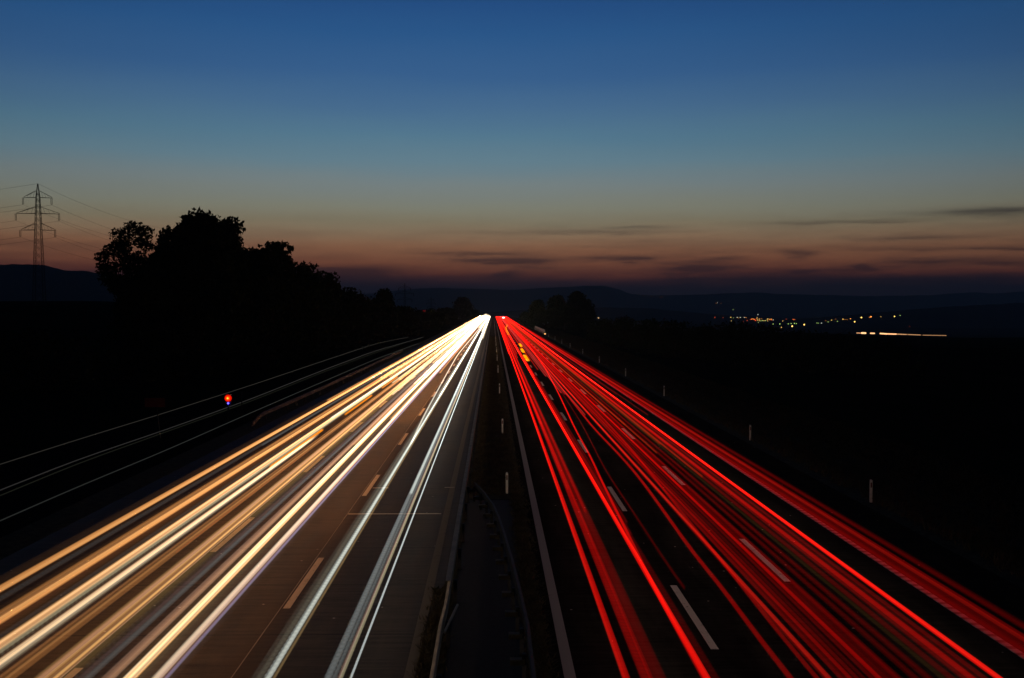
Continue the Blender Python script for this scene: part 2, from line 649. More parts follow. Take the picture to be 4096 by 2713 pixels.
def band(name, label, s0, s1, z, base, L, strands, group, y0=9, y1=1000, nfine=5, seed=1, colours=None, wob=.02, ht=.07, base_rib=0, vary=.5):
    """a wide trail: a broad base thread with finer, brighter threads inside"""
    root = empty(name, (0, 0, 0), label=label, cat='light trail', group=group)
    tn[0] += 1
    rnd = random.Random(seed * 7 + 3)
    L *= .80
    c, hw = (s0 + s1) / 2, abs(s1 - s0) / 2 * (H - z)
    strand(root, c, z, hw, base, L * .48, y0, y1, ht, wob, tn[0], rib=base_rib)
    strand(root, c, z, hw + .22, base, L * .035, y0, y1, .3, wob, tn[0])  # broad dim strand added as a halo, imitating bloom around the trail
    for q_ in (45, 75, 130):
        if q_ > y0 and y1 > 900:
            strand(root, c, z, hw, tuple(min(1, k_ * 1.1 + .08) for k_ in base), L * .3, q_, y1, ht, wob, tn[0], taper=q_ * 1.5)
    cols = colours or [base]
    nfine += 3
    for k in range(nfine):
        f = (k + rnd.uniform(.15, .85)) / nfine
        cc = cols[k % len(cols)]
        strand(root, s0 + (s1 - s0) * f, z + rnd.uniform(-.02, .02), rnd.uniform(.010, .030), cc, L * rnd.uniform(.3, 1.4) * (1 + vary * rnd.random()), y0, y1, .035, wob, tn[0])
    for (s, hwid, cc, LL, a, e) in strands:
        strand(root, s, z, hwid, cc, LL, a, e, .04, wob, tn[0])
    return root


GW = 'headlight trails on the concrete carriageway'
GR = 'tail light trails on the asphalt carriageway'
ZT = .75
N = 'light_trail'
# ---- oncoming traffic, from the outer edge towards the median
band(N, 'outermost amber headlight trail, along the dark shoulder', -1.785, -1.742, .85, AMBER, .52, [(-1.755, .03, GOLD, .3, 9, 1000)], GW, seed=1)
r = empty(N, label='dark steel blue ribbed trail just inside the outermost amber trail', cat='light trail', group=GW)
strand(r, -1.70, .8, .10, (.5, .6, .62), .022, rib=.22, rib_to=110, wob=0)
strand(r, -1.69, .8, .05, (.5, .6, .62), .05, 60, 1000, wob=0)
band(N, 'dull brown headlight trail between the dark ribbed trail and a gold edged one', -1.645, -1.612, .8, BROWN, .16, [(-1.64, .02, BROWN, .10, 9, 1000)], GW, seed=3)
band(N, 'amber trail with a fine gold edge, second bright one from the shoulder', -1.600, -1.562, .8, AMBER, .34, [(-1.592, .018, GOLD, .75, 9, 1000)], GW, seed=4, colours=[AMBER, BROWN])
r = empty(N, label='pair of thin red brown threads inside the gold edged trail', cat='light trail', group=GW)
strand(r, -1.545, .7, .03, (.5, .13, .04), .12)
strand(r, -1.53, .7, .02, (.5, .16, .05), .10)
r = empty(N, label='almost black ribbed trail beside the widest amber and green trail', cat='light trail', group=GW)
strand(r, -1.505, .7, .07, (.5, .6, .62), .018, rib=.24, rib_to=100, wob=0)
band(N, 'widest amber headlight trail, with a pale greenish inner edge', -1.487, -1.445, .75, AMBER, .62, [(-1.475, .03, CREAM, .3, 9, 1000)], GW, seed=5, nfine=6, colours=[GOLD, PINK])
r = empty(N, label='pale green trail fused to the inner edge of the widest amber one', cat='light trail', group=GW)
strand(r, -1.432, .75, .075, (.62, .56, .34), .34)
strand(r, -1.417, .75, .03, (.5, .5, .35), .16, rib=.24, rib_to=90)
band(N, 'amber trail with fine pale threads, joined by orange flashes', -1.400, -1.375, .7, PINK, .55, [(-1.39, .02, CREAM, .5, 9, 66)], GW, seed=6, y1=66, nfine=5, colours=[GOLD, CREAM])
band(N, 'rust coloured trail fading to brown, last before the wide dark gap', -1.345, -1.290, .7, (.6, .21, .06), .14, [(-1.30, .012, (.9, .1, .02), .2, 34, 60), (-1.318, .02, GOLD, .16, 9, 1000)], GW, seed=7, nfine=6, colours=[AMBER, BROWN])
band(N, 'broad amber trail just inside the dark gap of bare concrete', -1.245, -1.172, .72, AMBER, .36, [(-1.19, .03, GOLD, .7, 9, 1000), (-1.232, .03, PINK, .3, 9, 1000)], GW, seed=8, nfine=6, colours=[GOLD, AMBER, PINK])
r = empty(N, label='dim gold threads along the inner side of the broad amber trail', cat='light trail', group=GW)
for i, s in enumerate((-1.163, -1.152, -1.141)):
    strand(r, s, .7, .022, (.6, .42, .15), .16 - .03 * i)
r = empty(N, label='dark dotted trail over the worn outer lane dash', cat='light trail', group=GW)
strand(r, -1.128, .6, .04, (.6, .55, .4), .05, rib=.3, rib_to=120)
r = empty(N, label='mauve grey trail beside the worn outer lane dash', cat='light trail', group=GW)
strand(r, -1.108, .65, .06, (.5, .33, .3), .085)
r = empty(N, label='dull slate grey trail between mauve and pink ones', cat='light trail', group=GW)
strand(r, -1.087, .65, .07, STEEL, .085)
strand(r, -1.093, .65, .02, STEEL, .08)
band(N, 'dusty pink trail with brown threads between slate grey and brilliant amber', -1.070, -1.035, .65, PINK, .20, [(-1.045, .02, GOLD, .15, 9, 1000)], GW, seed=10, nfine=6, colours=[PINK, BROWN])
band(N, 'brilliant amber white headlight trail, brightest of the middle lane', -1.000, -.965, .68, GOLD, .85, [(-.985, .05, CREAM, .55, 9, 1000)], GW, seed=11, nfine=5, colours=[CREAM, AMBER])
r = empty(N, label='dim green dotted trail hugging the brilliant amber one', cat='light trail', group=GW)
strand(r, -.950, .6, .07, (.5, .45, .25), .055, rib=.24, rib_to=100)
band(N, 'pale rose and white headlight trail beside the lilac thread', -.918, -.893, .65, (.72, .52, .44), .48, [(-.905, .02, CREAM, .4, 9, 1000)], GW, seed=12, nfine=5, colours=[CREAM, PINK])
r = empty(N, label='brown haze trail between the rose trail and the lilac thread', cat='light trail', group=GW)
strand(r, -.882, .6, .04, BROWN, .14)
strand(r, -.873, .6, .02, (.5, .4, .15), .10)
r = empty(N, label='single thin lilac blue thread of light', cat='light trail', group=GW)
strand(r, -.862, .55, .028, LILAC, .42, wob=.05)
# trucks and cars that came into view or left it half way
for (s, z, y0, y1, cc, L, lab) in [(-1.80, .9, 88, 270, AMBER, .20, 'short amber trail with a cut off end, outermost beyond the shoulder'),
                                   (-1.58, .8, 9, 62, AMBER, .22, 'amber trail that stops level with the red lamp'),
                                   (-1.49, 1.3, 70, 110, COOL, .22, 'thin white needle of light over the outer lane'),
                                   (-1.385, .8, 9, 64, CREAM, .28, 'cream trail that stops beside the nearest orange flash'),
                                   (-1.05, .7, 110, 1000, CREAM, .28, 'cream trail with a square cut end in the middle lane'),
                                   (-.975, .7, 120, 1000, CREAM, .3, 'pale trail ending square beside the brilliant amber one'),
                                   (-1.165, .8, 95, 1000, CREAM, .24, 'pale far trail ending over the outer lane dashes'),
                                   (-1.11, .8, 150, 1000, GOLD, .26, 'gold far trail over the outer lane dashes'),
                                   (-1.02, .8, 60, 1000, AMBER, .14, 'dim amber far trail filling the middle lane'),
                                   (-.93, .7, 75, 1000, GOLD, .18, 'gold far trail between the brilliant amber and rose ones'),
                                   (-.84, .6, 130, 1000, AMBER, .12, 'thin amber far trail nearest the middle lane dashes'),
                                   (-1.36, .8, 110, 1000, CREAM, .2, 'cream far trail in the outer lane'),
                                   (-1.53, .8, 120, 1000, GOLD, .16, 'gold far trail at the outer edge of the lane')]:
    r = empty(N, label=lab, cat='light trail', group=GW)
    tn[0] += 1
    strand(r, s, z, .09, cc, L, y0, y1, seed=tn[0])
    strand(r, s + .012, z, .03, cc, L * .8, y0, y1, seed=tn[0])
for i, (s, z, y0, L) in enumerate([(-1.15, 1.9, 420, .05), (-.95, 1.6, 300, .06), (-1.45, 2.1, 460, .045), (-.75, 1.5, 380, .05), (-.50, 1.3, 330, .06), (-.38, 1.1, 260, .05), (-1.30, 1.2, 260, .05)]):
    r = empty(N, label=['pale far trail, highest over the middle lane', 'pale far trail over the middle lane', 'pale far trail, highest over the outer lane', 'pale far trail over the lane dashes', 'white far trail over the inner lane', 'white far trail closest to the median', 'pale far trail over the outer lane'][i], cat='light trail', group=GW)
    strand(r, s, z, .35, CREAM, L * 1.5, y0, 1000, ht=.25, seed=800 + i)  # wide strands added at truck lamp height to round the far glow
for (X, z, hw_, ht_, L, y0, lab) in [(-6.6, 3.3, 1.1, .35, .05, 700, 'topmost pale bloom shape over the far headlights'), (-6.0, 2.6, 2.6, .35, .04, 620, 'second pale bloom shape over the far headlights'), (-6.6, 1.9, 4.4, .4, .03, 560, 'widest pale bloom shape over the far headlights')]:
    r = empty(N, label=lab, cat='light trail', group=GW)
    strand(r, X / (H - z), z, hw_, CREAM, L, y0, 1000, ht=ht_, wob=0, taper=250)  # stacked glowing strands added to imitate bloom at the road's end
# orange indicator flashes
for (ya, yb, xa, lab) in [(1543, 1516, 0, 'farthest of the three orange indicator flashes among headlight trails'),
                          (1646, 1592, 0, 'middle one of the three orange indicator flashes among headlight trails'),
                          (1849, 1733, 0, 'longest and nearest orange indicator flash among headlight trails')]:
    Y0, Y1 = 33000 / (ya - VPY), 33000 / (yb - VPY)
    r = empty('indicator_flash', label=lab, cat='light trail', group='indicator flashes in headlight trails')
    strand(r, -1.408 if ya > 1800 else -1.397, .75, .08, (1, .27, .0), 1.3 * 27 / Y0, Y0 * .97, Y1 * 1.03, wob=0, ht=.08, flat_end=True)
# ---- inner lane: white lamps that flicker
r = empty(N, label='widest cool white ribbed trail, beside the inner lane dashes', cat='light trail', group=GW)
strand(r, -.612, .65, .09, COOL, .46, rib=.27, rib_to=95, duty=.5, skew=.06, wob=0)
strand(r, -.609, .65, .055, (.75, .78, .68), .34, wob=0)
strand(r, -.634, .65, .075, (.55, .52, .38), .14, rib=.27, rib_to=95, duty=.55, skew=.05, wob=0)
strand(r, -.650, .65, .05, (.55, .5, .38), .05, rib=.27, rib_to=95, duty=.5, skew=.05, wob=0)
r = empty(N, label='thin dull gold thread along the widest ribbed white trail', cat='light trail', group=GW)
strand(r, -.594, .5, .022, (.7, .45, .18), .28, wob=0)
r = empty(N, label='white far trail splitting from the ribbed trail beside lane dashes', cat='light trail', group=GW)
strand(r, [(1632, 1800), (1700, 1655), (1790, 1490), (1830, 1420), (1905, 1330)], .65, .06, (.85, .8, .66), .26, 62, 900)
r = empty(N, label='silver grey trail of three ribbed bands nearest the median but two', cat='light trail', group=GW)
strand(r, -.449, .65, .085, STEEL, .26, rib=.27, rib_to=95, duty=.55, skew=.07, wob=0)
strand(r, -.443, .65, .12, STEEL, .06, wob=0)
strand(r, -.430, .65, .05, STEEL, .20, rib=.30, rib_to=95, duty=.5, skew=.05, wob=0)
strand(r, -.418, .65, .03, STEEL, .20, rib=.27, rib_to=95, duty=.5, skew=.04, wob=0)
strand(r, -.446, .65, .07, COOL, .24, 45, 1000, wob=0)
r = empty(N, label='thin cream trail between the silver ribbed trail and white thread', cat='light trail', group=GW)
strand(r, -.408, .6, .04, (.7, .6, .36), .30, wob=.01)
strand(r, -.414, .6, .03, (.55, .2, .1), .16, wob=.01)
r = empty(N, label='thin white beaded thread nearest the median', cat='light trail', group=GW)
strand(r, -.386, .55, .026, (.75, .82, .8), .50, rib=.24, rib_to=60, duty=.6, skew=.03, wob=0)
strand(r, -.386, .55, .018, (.75, .82, .8), .35, wob=0)

# ---- departing traffic: red
RED = (.85, .004, .002)
HOT = (1.0, .022, .010)
DIM = (.30, .0012, .0006)


def red(lab, threads, name=N):
    r = empty(name, label=lab, cat='light trail', group=GR)
    for t in threads:
        tn[0] += 1
        spec, z, hw, cc, L = t[:5]
        kw = t[5] if len(t) > 5 else {}
        strand(r, spec, z, hw, cc, L, seed=tn[0], **kw)
    return r


red('red trail nearest the median and its white edge line', [(.362, .75, .085, RED, .34), (.360, .75, .04, HOT, .14)])
red('short red trail nearest the median, cut off far away', [(.337, .8, .12, RED, .12, dict(y0=180)), (.350, .8, .05, RED, .15, dict(y0=180))])
red('wide red trail with ladder ribs, second from the median', [(.413, .8, .12, RED, .10, dict(rib=.24, rib_to=70, duty=.5, skew=-.10, wob=0)), (.412, .8, .12, RED, .07, dict(wob=0)),
                                                          (.447, .8, .17, DIM, .15), (.430, .8, .05, RED, .10), (.420, .8, .04, RED, .10, dict(y0=45)), (.455, .8, .06, RED, .09, dict(y0=40))])
red('short red trail between two lanes, cut off far away', [(.510, .8, .07, RED, .12, dict(y0=180)), (.49, .8, .05, RED, .12, dict(y0=165))])
red('bright red trail running beside the inner lane dashes', [(.574, .75, .085, RED, .62), (.572, .75, .04, HOT, .22)])
red('dark red ladder trail between inner lane dashes and bright red trail', [(.600, .8, .10, DIM, .16, dict(rib=.26, rib_to=70, duty=.5, skew=-.09, wob=0)), (.602, .8, .12, DIM, .14, dict(y0=36, wob=0)), (.63, .8, .05, DIM, .12, dict(y0=38))])
red('bright red trail that swerves across the inner lane dashes',
    [([(2040, 1300), (2100, 1360), (2182, 1475), (2235, 1575), (2306, 1728), (2369, 1838), (2394, 1900), (2477, 2066), (2560, 2235), (2640, 2395), (2730, 2560), (2815, 2713)], .75, .055, RED, .30, dict(wob=0))])
red('second red thread following the swerving one towards the middle lane',
    [([(2050, 1310), (2110, 1378), (2180, 1470), (2260, 1570), (2380, 1720), (2470, 1810), (2550, 1900), (2674, 2071), (2778, 2221), (2882, 2341), (3016, 2527), (3162, 2713)], .8, .07, DIM, .46, dict(wob=0))])
red('dim red thread drifting over the brown tinted asphalt',
    [([(2240, 1560), (2330, 1700), (2420, 1880), (2560, 2090), (2690, 2290), (2850, 2500)], .8, .035, DIM, .12, dict(y0=29, wob=0))])
red('thin bright red trail, first of the middle lane', [(.912, .8, .04, HOT, .32), (.917, .8, .08, DIM, .14), (.887, .8, .03, RED, .12)])
red('fuzzy red trail weaving into the middle lane from the inner dashes',
    [([(2060, 1320), (2160, 1420), (2300, 1560), (2400, 1660), (2520, 1790), (2640, 1940), (2760, 2090), (2900, 2260), (3090, 2500), (3267, 2713)], .8, .05, RED, .15, dict(wob=0))])
red('wide dim red trail, second in the middle lane', [(.960, .85, .16, DIM, .12), (.955, .85, .03, RED, .13), (.974, .85, .025, RED, .10), (.984, .85, .03, RED, .14), (.94, .85, .03, RED, .08)])
red('red trail crossing the outer lane dashes', [(1.040, .8, .05, RED, .30), (1.048, .8, .09, DIM, .16), (1.02, .8, .03, RED, .12), (1.003, .8, .02, RED, .10)])
red('group of fine dark red threads beyond the outer lane dashes', [(1.075, .8, .12, DIM, .10), (1.09, .8, .03, RED, .09), (1.105, .8, .02, RED, .11), (1.125, .8, .04, DIM, .12), (1.145, .8, .02, RED, .07), (1.165, .8, .05, DIM, .12), (1.18, .8, .02, RED, .07)])
red('thin olive brown thread in the outer lane', [(1.205, .7, .022, (.35, .20, .03), .05)])
red('pair of soft red trails inside the brightest outer one', [(1.235, .85, .08, DIM, .16), (1.262, .85, .05, DIM, .16), (1.29, .85, .07, RED, .24), (1.30, .85, .10, DIM, .16), (1.275, .85, .02, RED, .14)])
red('dark red thread hugging the brightest outer trail', [(1.337, .8, .03, RED, .15), (1.325, .8, .04, DIM, .10)])
red('brightest red trail, bordering the dark strip of the outer lane', [(1.373, .8, .075, RED, .8), (1.374, .8, .035, HOT, .65)])
red('wide dull red trail over the rumble line', [(1.552, .9, .22, DIM, .26), (1.530, .9, .06, DIM, .10)])
red('thin bright red trail just outside the rumble line', [(1.596, .95, .028, HOT, .24), (1.583, .95, .03, RED, .12)])
red('second thin red trail outside the rumble line', [(1.622, 1.0, .028, RED, .22), (1.61, 1.0, .02, RED, .10)])
red('faint red threads nearest the grass bank', [(1.648, 1.0, .03, DIM, .16), (1.665, 1.0, .02, RED, .08), (1.685, 1.0, .03, DIM, .13)])
# trails only strong far away
far = [(.60, .5, 'inner lane red glow far down the road'), (.70, .3, 'far red trail starting beside inner lane dashes'), (.78, .35, 'far pinkish red trail entering the middle lane'),
       (.84, .25, 'second far pinkish red trail of the middle lane'), (1.12, .2, 'far orange red trail of the outer lane'), (1.22, .22, 'second far orange red trail of the outer lane'),
       (1.44, .12, 'far red trail over the dark strip')]
for i, (s, L, lab) in enumerate(far):
    r = empty(N, label=lab, cat='light trail', group=GR)
    y0 = [150, 165, 120, 95, 70, 60, 95][i]
    cc = [RED, RED, (1, .05, .04), (1, .06, .05), (1, .07, .01), (1, .07, .01), RED][i]
    strand(r, s, .8, .07, cc, L * .22, y0, 1000, seed=400 + i)
    strand(r, s + .02, .85, .04, cc, L * .5, y0 * .8, 1000, seed=430 + i)
# yellow indicator flashes: three large, then a string of small ones where the car changed lane
for i, (px, py, a, e, hw) in enumerate([(2106, 1434, 152, 171, .32), (2091, 1404, 181, 198, .30), (2082, 1381, 209, 226, .28)]):
    r = empty('indicator_flash', label=['nearest and largest yellow indicator flash in the red trails', 'middle one of the three large yellow indicator flashes', 'farthest one of the three large yellow indicator flashes'][i],
              cat='light trail', group='indicator flashes in tail light trails')
    s = (px - VPX) / (py - VPY)
    strand(r, s, 1.0, hw, (1, .33, .0), .22, a, e, ht=.12, wob=0, flat_end=True)
for i in range(8):
    py = 1338 - i * 5.2
    px = 2034 - (2.5 * i if i < 3 else 7.5 + (i - 3) * 1.2) + (i > 5) * 4 * (i - 5)
    q = at_z(px, py, 1.0)
    r = empty('indicator_flash', label='small yellow flash in the string of flashes far down the red trails', cat='light trail', group='string of small yellow flashes')
    strand(r, (px - VPX) / (py - VPY), 1.0, .32, (1, .33, .0), .14, q.y, q.y * 1.022, ht=.14, wob=0, flat_end=True)

# ---- slip road: four thin white threads
GS = 'thin light threads on the slip road'
slip = [([(0, 1858), (290, 1765), (640, 1658), (1000, 1543), (1300, 1442), (1505, 1374), (1633, 1349)], .9, (.62, .58, .50), .62, 'topmost thin white thread on the slip road'),
        ([(0, 1962), (300, 1842), (650, 1724), (1000, 1598), (1300, 1478), (1500, 1404), (1695, 1349)], .8, (.66, .63, .60), .62, 'second thin white thread on the slip road'),
        ([(0, 1984), (300, 1858), (650, 1733), (1000, 1607), (1300, 1486), (1500, 1412), (1632, 1368)], .7, (.45, .48, .33), .26, 'faint olive thread doubling the second one on the slip road'),
        ([(0, 2084), (300, 1952), (650, 1808), (1000, 1653), (1300, 1524), (1500, 1438), (1688, 1369)], .6, (.55, .60, .56), .55, 'lowest thin white thread on the slip road')]
for pts, z, cc, L, lab in slip:
    r = empty(N, label=lab, cat='light trail', group=GS)
    q = at_z(pts[-1][0], pts[-1][1], z)
    strand(r, pts, z, .026, cc, L * .06, 30, q.y, ht=.03, wob=0)
r = empty(N, label='short pale dash of light above the far headlight trails', cat='light trail')
q = at_z(1862, 1292, .8)
strand(r, (1862 - VPX) / (1292 - VPY), .8, .35, (1, .8, .5), .03, q.y * .96, q.y * 1.06, ht=.1, wob=0)


# ------------------------------------------------------------------ fill lamps for what the headlights throw on the pavement
def fill_strip(X, z, y0, y1, colr, W):
    """dipped headlights of the passing cars: light thrown down on the lane, W watts per metre"""
    ld = bpy.data.lights.new('headlight_fill', 'AREA')
    ld.shape = 'RECTANGLE'
    ld.size, ld.size_y = .35, y1 - y0
    ld.energy = W * (y1 - y0)
    ld.color = colr
    o = bpy.data.objects.new('headlight_fill', ld)
    o.location = (X, (y0 + y1) / 2, z)
    col.objects.link(o)
    return o


for (s_, colr, W) in [(-1.74, (1, .34, .07), .6), (-1.5, (1, .34, .07), 1.2), (-1.36, (1, .34, .07), 1.6), (-1.17, (1, .34, .07), 2.0), (-.97, (1, .36, .08), 2.8), (-.84, (1, .40, .13), 3.0), (-.62, (1, .50, .20), .5), (-.43, (1, .62, .32), .45)]:
    for (a_, e_, k_) in ((8, 40, .45), (40, 80, .8), (80, 180, 1.8), (180, 450, 3), (450, 1000, 4)):
        fill_strip(s_ * 7.6, .92, a_, e_, colr, W * k_)
for (a_, e_, k_) in ((14, 60, .5), (60, 180, .8), (180, 500, 1.2), (500, 950, 1.5)):
    o = fill_strip(-3.2, 1.4, a_, e_, (1, .72, .42), k_ * 1.5)  # extra strip tilted at the median, added to light the guard rail
    o.rotation_euler.y = math.radians(-52)
for lane_x in (3.6, 7.3, 11.0):
    for (a_, e_, k_) in ((8, 60, 1.1), (60, 180, 1.4), (180, 450, 1.6), (450, 1000, 1.6)):
        fill_strip(lane_x, 1.3, a_, e_, (1, .86, .66), k_)
# unseen spots added to light the roadside posts, aimed above the pavement nearby
for lane_x in (3.6, 11.0):
    y_ = -10.0
    while y_ < 440:
        ld = bpy.data.lights.new('headlight_fill', 'SPOT')
        ld.energy = 260 * (1 + max(0, y_) / 90)
        ld.color = (1, .86, .66)
        ld.spot_size = math.radians(70)
        ld.spot_blend = 1.0
        ld.shadow_soft_size = .15
        o = bpy.data.objects.new('headlight_fill', ld)
        o.location = (lane_x, y_, .62)
        o.rotation_euler = (math.radians(115), 0, 0)
        col.objects.link(o)
        y_ += 6 * (1 + max(0, y_) / 90)


# ------------------------------------------------------------------ guard rails
def wbeam(path, face=1):
    """corrugated steel beam swept along path (list of x,y,z of its centre)"""
    prof = [(0, -.155), (.03, -.14), (.08, -.11), (.08, -.07), (.03, -.03), (.03, .03), (.08, .07), (.08, .11), (.03, .14), (0, .155), (-.012, .155), (-.012, -.155)]
    mb = MB()
    rings = []
    pts = [Vector(p) for p in path]
    for k, p in enumerate(pts):
        t = (pts[min(k + 1, len(pts) - 1)] - pts[max(0, k - 1)])
        t.z = 0
        t.normalize()
        side = Vector((t.y, -t.x, 0)) * face
        rings.append([p + side * a + Vector((0, 0, b)) for a, b in prof])
    mb.ring_sweep(rings)
    return mb


def guard_rail(label, path, face, post_step, top_plate=None, nmax=100, mat=M_steel, block=None):
    root = empty('guard_rail', (0, 0, 0), label=label, cat='guard rail')
    wbeam(path, face).build('beam', mat, root)
    # walk the path for the posts
    L, made, nxt, rest = 0, 0, .5, MB()
    for a, c in zip(path[:-1], path[1:]):
        a, c = Vector(a), Vector(c)
        d = (c - a).length
        while nxt < L + d:
            p = a.lerp(c, (nxt - L) / d)
            t = (c - a).normalized()
            q = p - Vector((t.y, -t.x, 0)) * face * .12
            mb = MB()
            mb.box(q.x - .05, q.x + .05, q.y - .06, q.y + .06, 0, p.z + .08)
            if made < nmax:
                mb.build('post', M_steel_dark, root)
            else:
                rest.v, rest.f = rest.v + mb.v, rest.f + [tuple(i + len(rest.v) for i in f) for f in mb.f]
            made += 1
            if block and made <= nmax:
                b2 = MB()
                q2 = p - Vector((t.y, -t.x, 0)) * face * block
                b2.box(min(q.x, q2.x) - .02, max(q.x, q2.x) + .02, q.y - .11, q.y + .11, p.z - .16, p.z - .04)
                b2.build('spacer_bracket', M_block, root)
            nxt += post_step
        L += d
    if rest.v:
        props(rest.build('post', M_steel_dark, root), kind='stuff')
    return root


ys = [18, 24, 26, 28, 30, 32, 34, 36, 38, 40, 44, 48, 54, 60, 70, 80, 100, 120, 140, 170, 200, 250, 300, 400, 500, 650, 800, 1000]
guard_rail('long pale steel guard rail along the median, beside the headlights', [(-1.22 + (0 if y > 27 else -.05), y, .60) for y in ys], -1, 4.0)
# a flat top cap catches the headlight glow
cap = MB()
for i, (a, c) in enumerate(zip(range(30, 190, 8), range(38, 198, 8))):
    cap.box(-1.36, -1.20, a + .03, c - .03, .757, .772)
for i, (a, c) in enumerate(zip(range(198, 900, 20), range(218, 920, 20))):
    cap.box(-1.36, -1.20, a + .05, c - .05, .757, .772)
rail = bpy.data.objects['guard_rail']
cap.build('top_cap', M_steel, rail)
fl = [(1897, 1931), (1930, 1965), (1970, 2019), (1992, 2070), (2011, 2128), (2042, 2232), (2073, 2356), (2105, 2496), (2130, 2713)]
path = [tuple(at_z(x, y, .72)) for x, y in fl][::-1]
path = [(path[0][0], 12, .60)] + [(x, y, .60) for x, y, z in path]
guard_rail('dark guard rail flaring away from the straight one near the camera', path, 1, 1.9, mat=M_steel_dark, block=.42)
# strut between the two, close to the camera
mb = MB()
p0, p1 = at_z(1830, 2420, .7), at_z(1778, 2530, .7)
mb.tube([p0, p1], .035, 6)
props(mb.build('brace_bar', M_steel), label='short pale bar joining the pale guard rail at a slant', cat='bar')
path = [tuple(at_z(1007, 1703, .05)), tuple(at_z(1030, 1672, .45)), tuple(at_z(1053, 1656, .6)), (-17.15, 88, .6), (-17.0, 107, .6), (-17.0, 140, .6), (-17, 200, .6)]
guard_rail('rusty guard rail with a sloping end between slip road and motorway', path, 1, 4.0, mat=pmat('rusty_rail', (.16, .10, .07), .7, .2, noise_scale=2, amt=.5))
mb = MB()
for k in range(16):
    y_ = 350 + k * 11
    mb.ring_sweep([[(16.7, q, 0), (17.2, q, 0), (17.05, q, 1.5), (16.85, q, 1.5)] for q in (y_, y_ + 10.9)])
props(mb.build('concrete_barrier', M_post), label='pale concrete barrier far along the road, beyond the tail lights', cat='barrier')
path = [(16.6, y, .62) for y in (330, 360, 400, 450, 500, 560, 640)]
guard_rail('far pale guard rail outside the tail light trails', path, -1, 4.0)


# ------------------------------------------------------------------ delineator posts
def delineator():
    root = empty('delineator_post', (0, 0, 0), cat='delineator post', group='delineator posts')
    mb = MB()
    prof = lambda z, top: [(-.055, -.05, z), (.055, -.05, z), (.04, .05, z + top), (-.04, .05, z + top)]
    mb.ring_sweep([prof(0, 0), prof(.6, 0), prof(.96, .04)])
    mb.build('post_body', M_post, root)
    mb = MB()
    mb.box(-.03, .03, -.058, -.05, .66, .88)
    mb.build('reflector', M_reflector, root)
    mb = MB()
    mb.box(-.058, .058, -.054, .052, .60, .66)
    return root


base = delineator()
spots_r = [(3478, 2010), (2996, 1762), (2670, 1585), (2499, 1506), (2397, 1452), (2329, 1418), (2279, 1392), (2242, 1375), (2213, 1361), (2190, 1348)]
spots_m = [(2027, 1977), (2011, 1734), (2000, 1575), (1994, 1493), (1990, 1444), (1987.5, 1410), (1986, 1386), (1984, 1369), (1983, 1356)]
ordn = ['nearest', 'second nearest', 'third nearest', 'fourth nearest', 'fifth nearest', 'sixth nearest', 'seventh nearest', 'eighth nearest', 'ninth nearest', 'tenth nearest']
first = True
for i, (x, y) in enumerate(spots_r):
    o = base if first else copy_tree(base)
    first = False
    q = at_z(x, y, .02)
    o.location = (16.5, q.y, .02)
    o.rotation_euler.z = .03 * math.sin(i * 3)
    props(o, label='white delineator post with dark slot in the roadside grass, %s one' % ordn[i], group='delineator posts in the roadside grass')
for i, (x, y) in enumerate(spots_m):
    o = copy_tree(base)
    q = at_z(x, y, .03)
    o.location = (.62, q.y, .03)
    props(o, label='slim white delineator post standing in the median grass, %s one' % ordn[i], group='delineator posts in the median')
for k in range(14):
    o = copy_tree(base)
    o.location = (.62, 338 + 33.2 * k, .03)
    props(o, label='tiny far delineator post in the median grass, one of the row', group='far delineator posts in the median')

# orange reflector made to glow, and white far lamp
def lamp(name, label, pos, r, colr, strength, ground_z, extra=None, cat='lamp', group=None):
    root = empty(name, (pos[0], pos[1], ground_z), label=label, cat=cat, group=group)
    mb = MB()
    mb.tube([(0, 0, 0), (0, 0, pos[2] - ground_z)], max(.04, r * .12), 5)
    mb.build('pole', M_steel_dark, root)
    mb = MB()
    zc = pos[2] - ground_z
    rings = []
    for k in range(1, 6):
        a = math.pi * k / 6
        rings.append([(r * math.sin(a) * math.cos(t), r * math.sin(a) * math.sin(t), zc - r * math.cos(a)) for t in [2 * math.pi * j / 8 for j in range(8)]])
    mb.ring_sweep(rings)
    mb.build('lamp_head', glow_mat(name + '_light', colr, strength), root, smooth=True)
    return root


q = at_z(2180, 1336, .9)
lamp('light_point', 'orange glowing reflector beside the first roadside posts', q, .22, (1, .42, .12), 2.2, 0, cat='lamp')  # a roadside reflector, its shine put in as emission
q = at_Y(2014, 1273, 930)
lamp('light_point', 'white point of light where the red trails begin', q, 1.0, (1, .95, .9), 5, 0, cat='lamp')


# ------------------------------------------------------------------ warning signal, sign and posts by the slip road
p = at_Y(913, 1593, 80)
root = empty('warning_signal', (p.x, p.y, 0), label='glowing red warning lamp with a small blue light below it', cat='warning signal')
mb = MB().tube([(0, 0, 0), (0, 0, p.z - .55)], .05, 8)
mb.build('pole', M_steel_dark, root)
mb = MB()
mb.box(-.19, .19, .02, .16, p.z - .52, p.z + .25)
mb.build('housing', M_black, root)


def disc_lens(name, r, zc, mat, par, yf=-.05):
    mb = MB()
    rings = []
    for k, (f, d) in enumerate([(1, .02), (1, -.02), (.8, -.06), (.45, -.085), (.12, -.095)]):
        rings.append([(r * f * math.cos(t), d + yf, zc + r * f * math.sin(t)) for t in [2 * math.pi * j / 14 for j in range(14)]])
    mb.ring_sweep(rings)
    mb.build(name, mat, par, smooth=True)


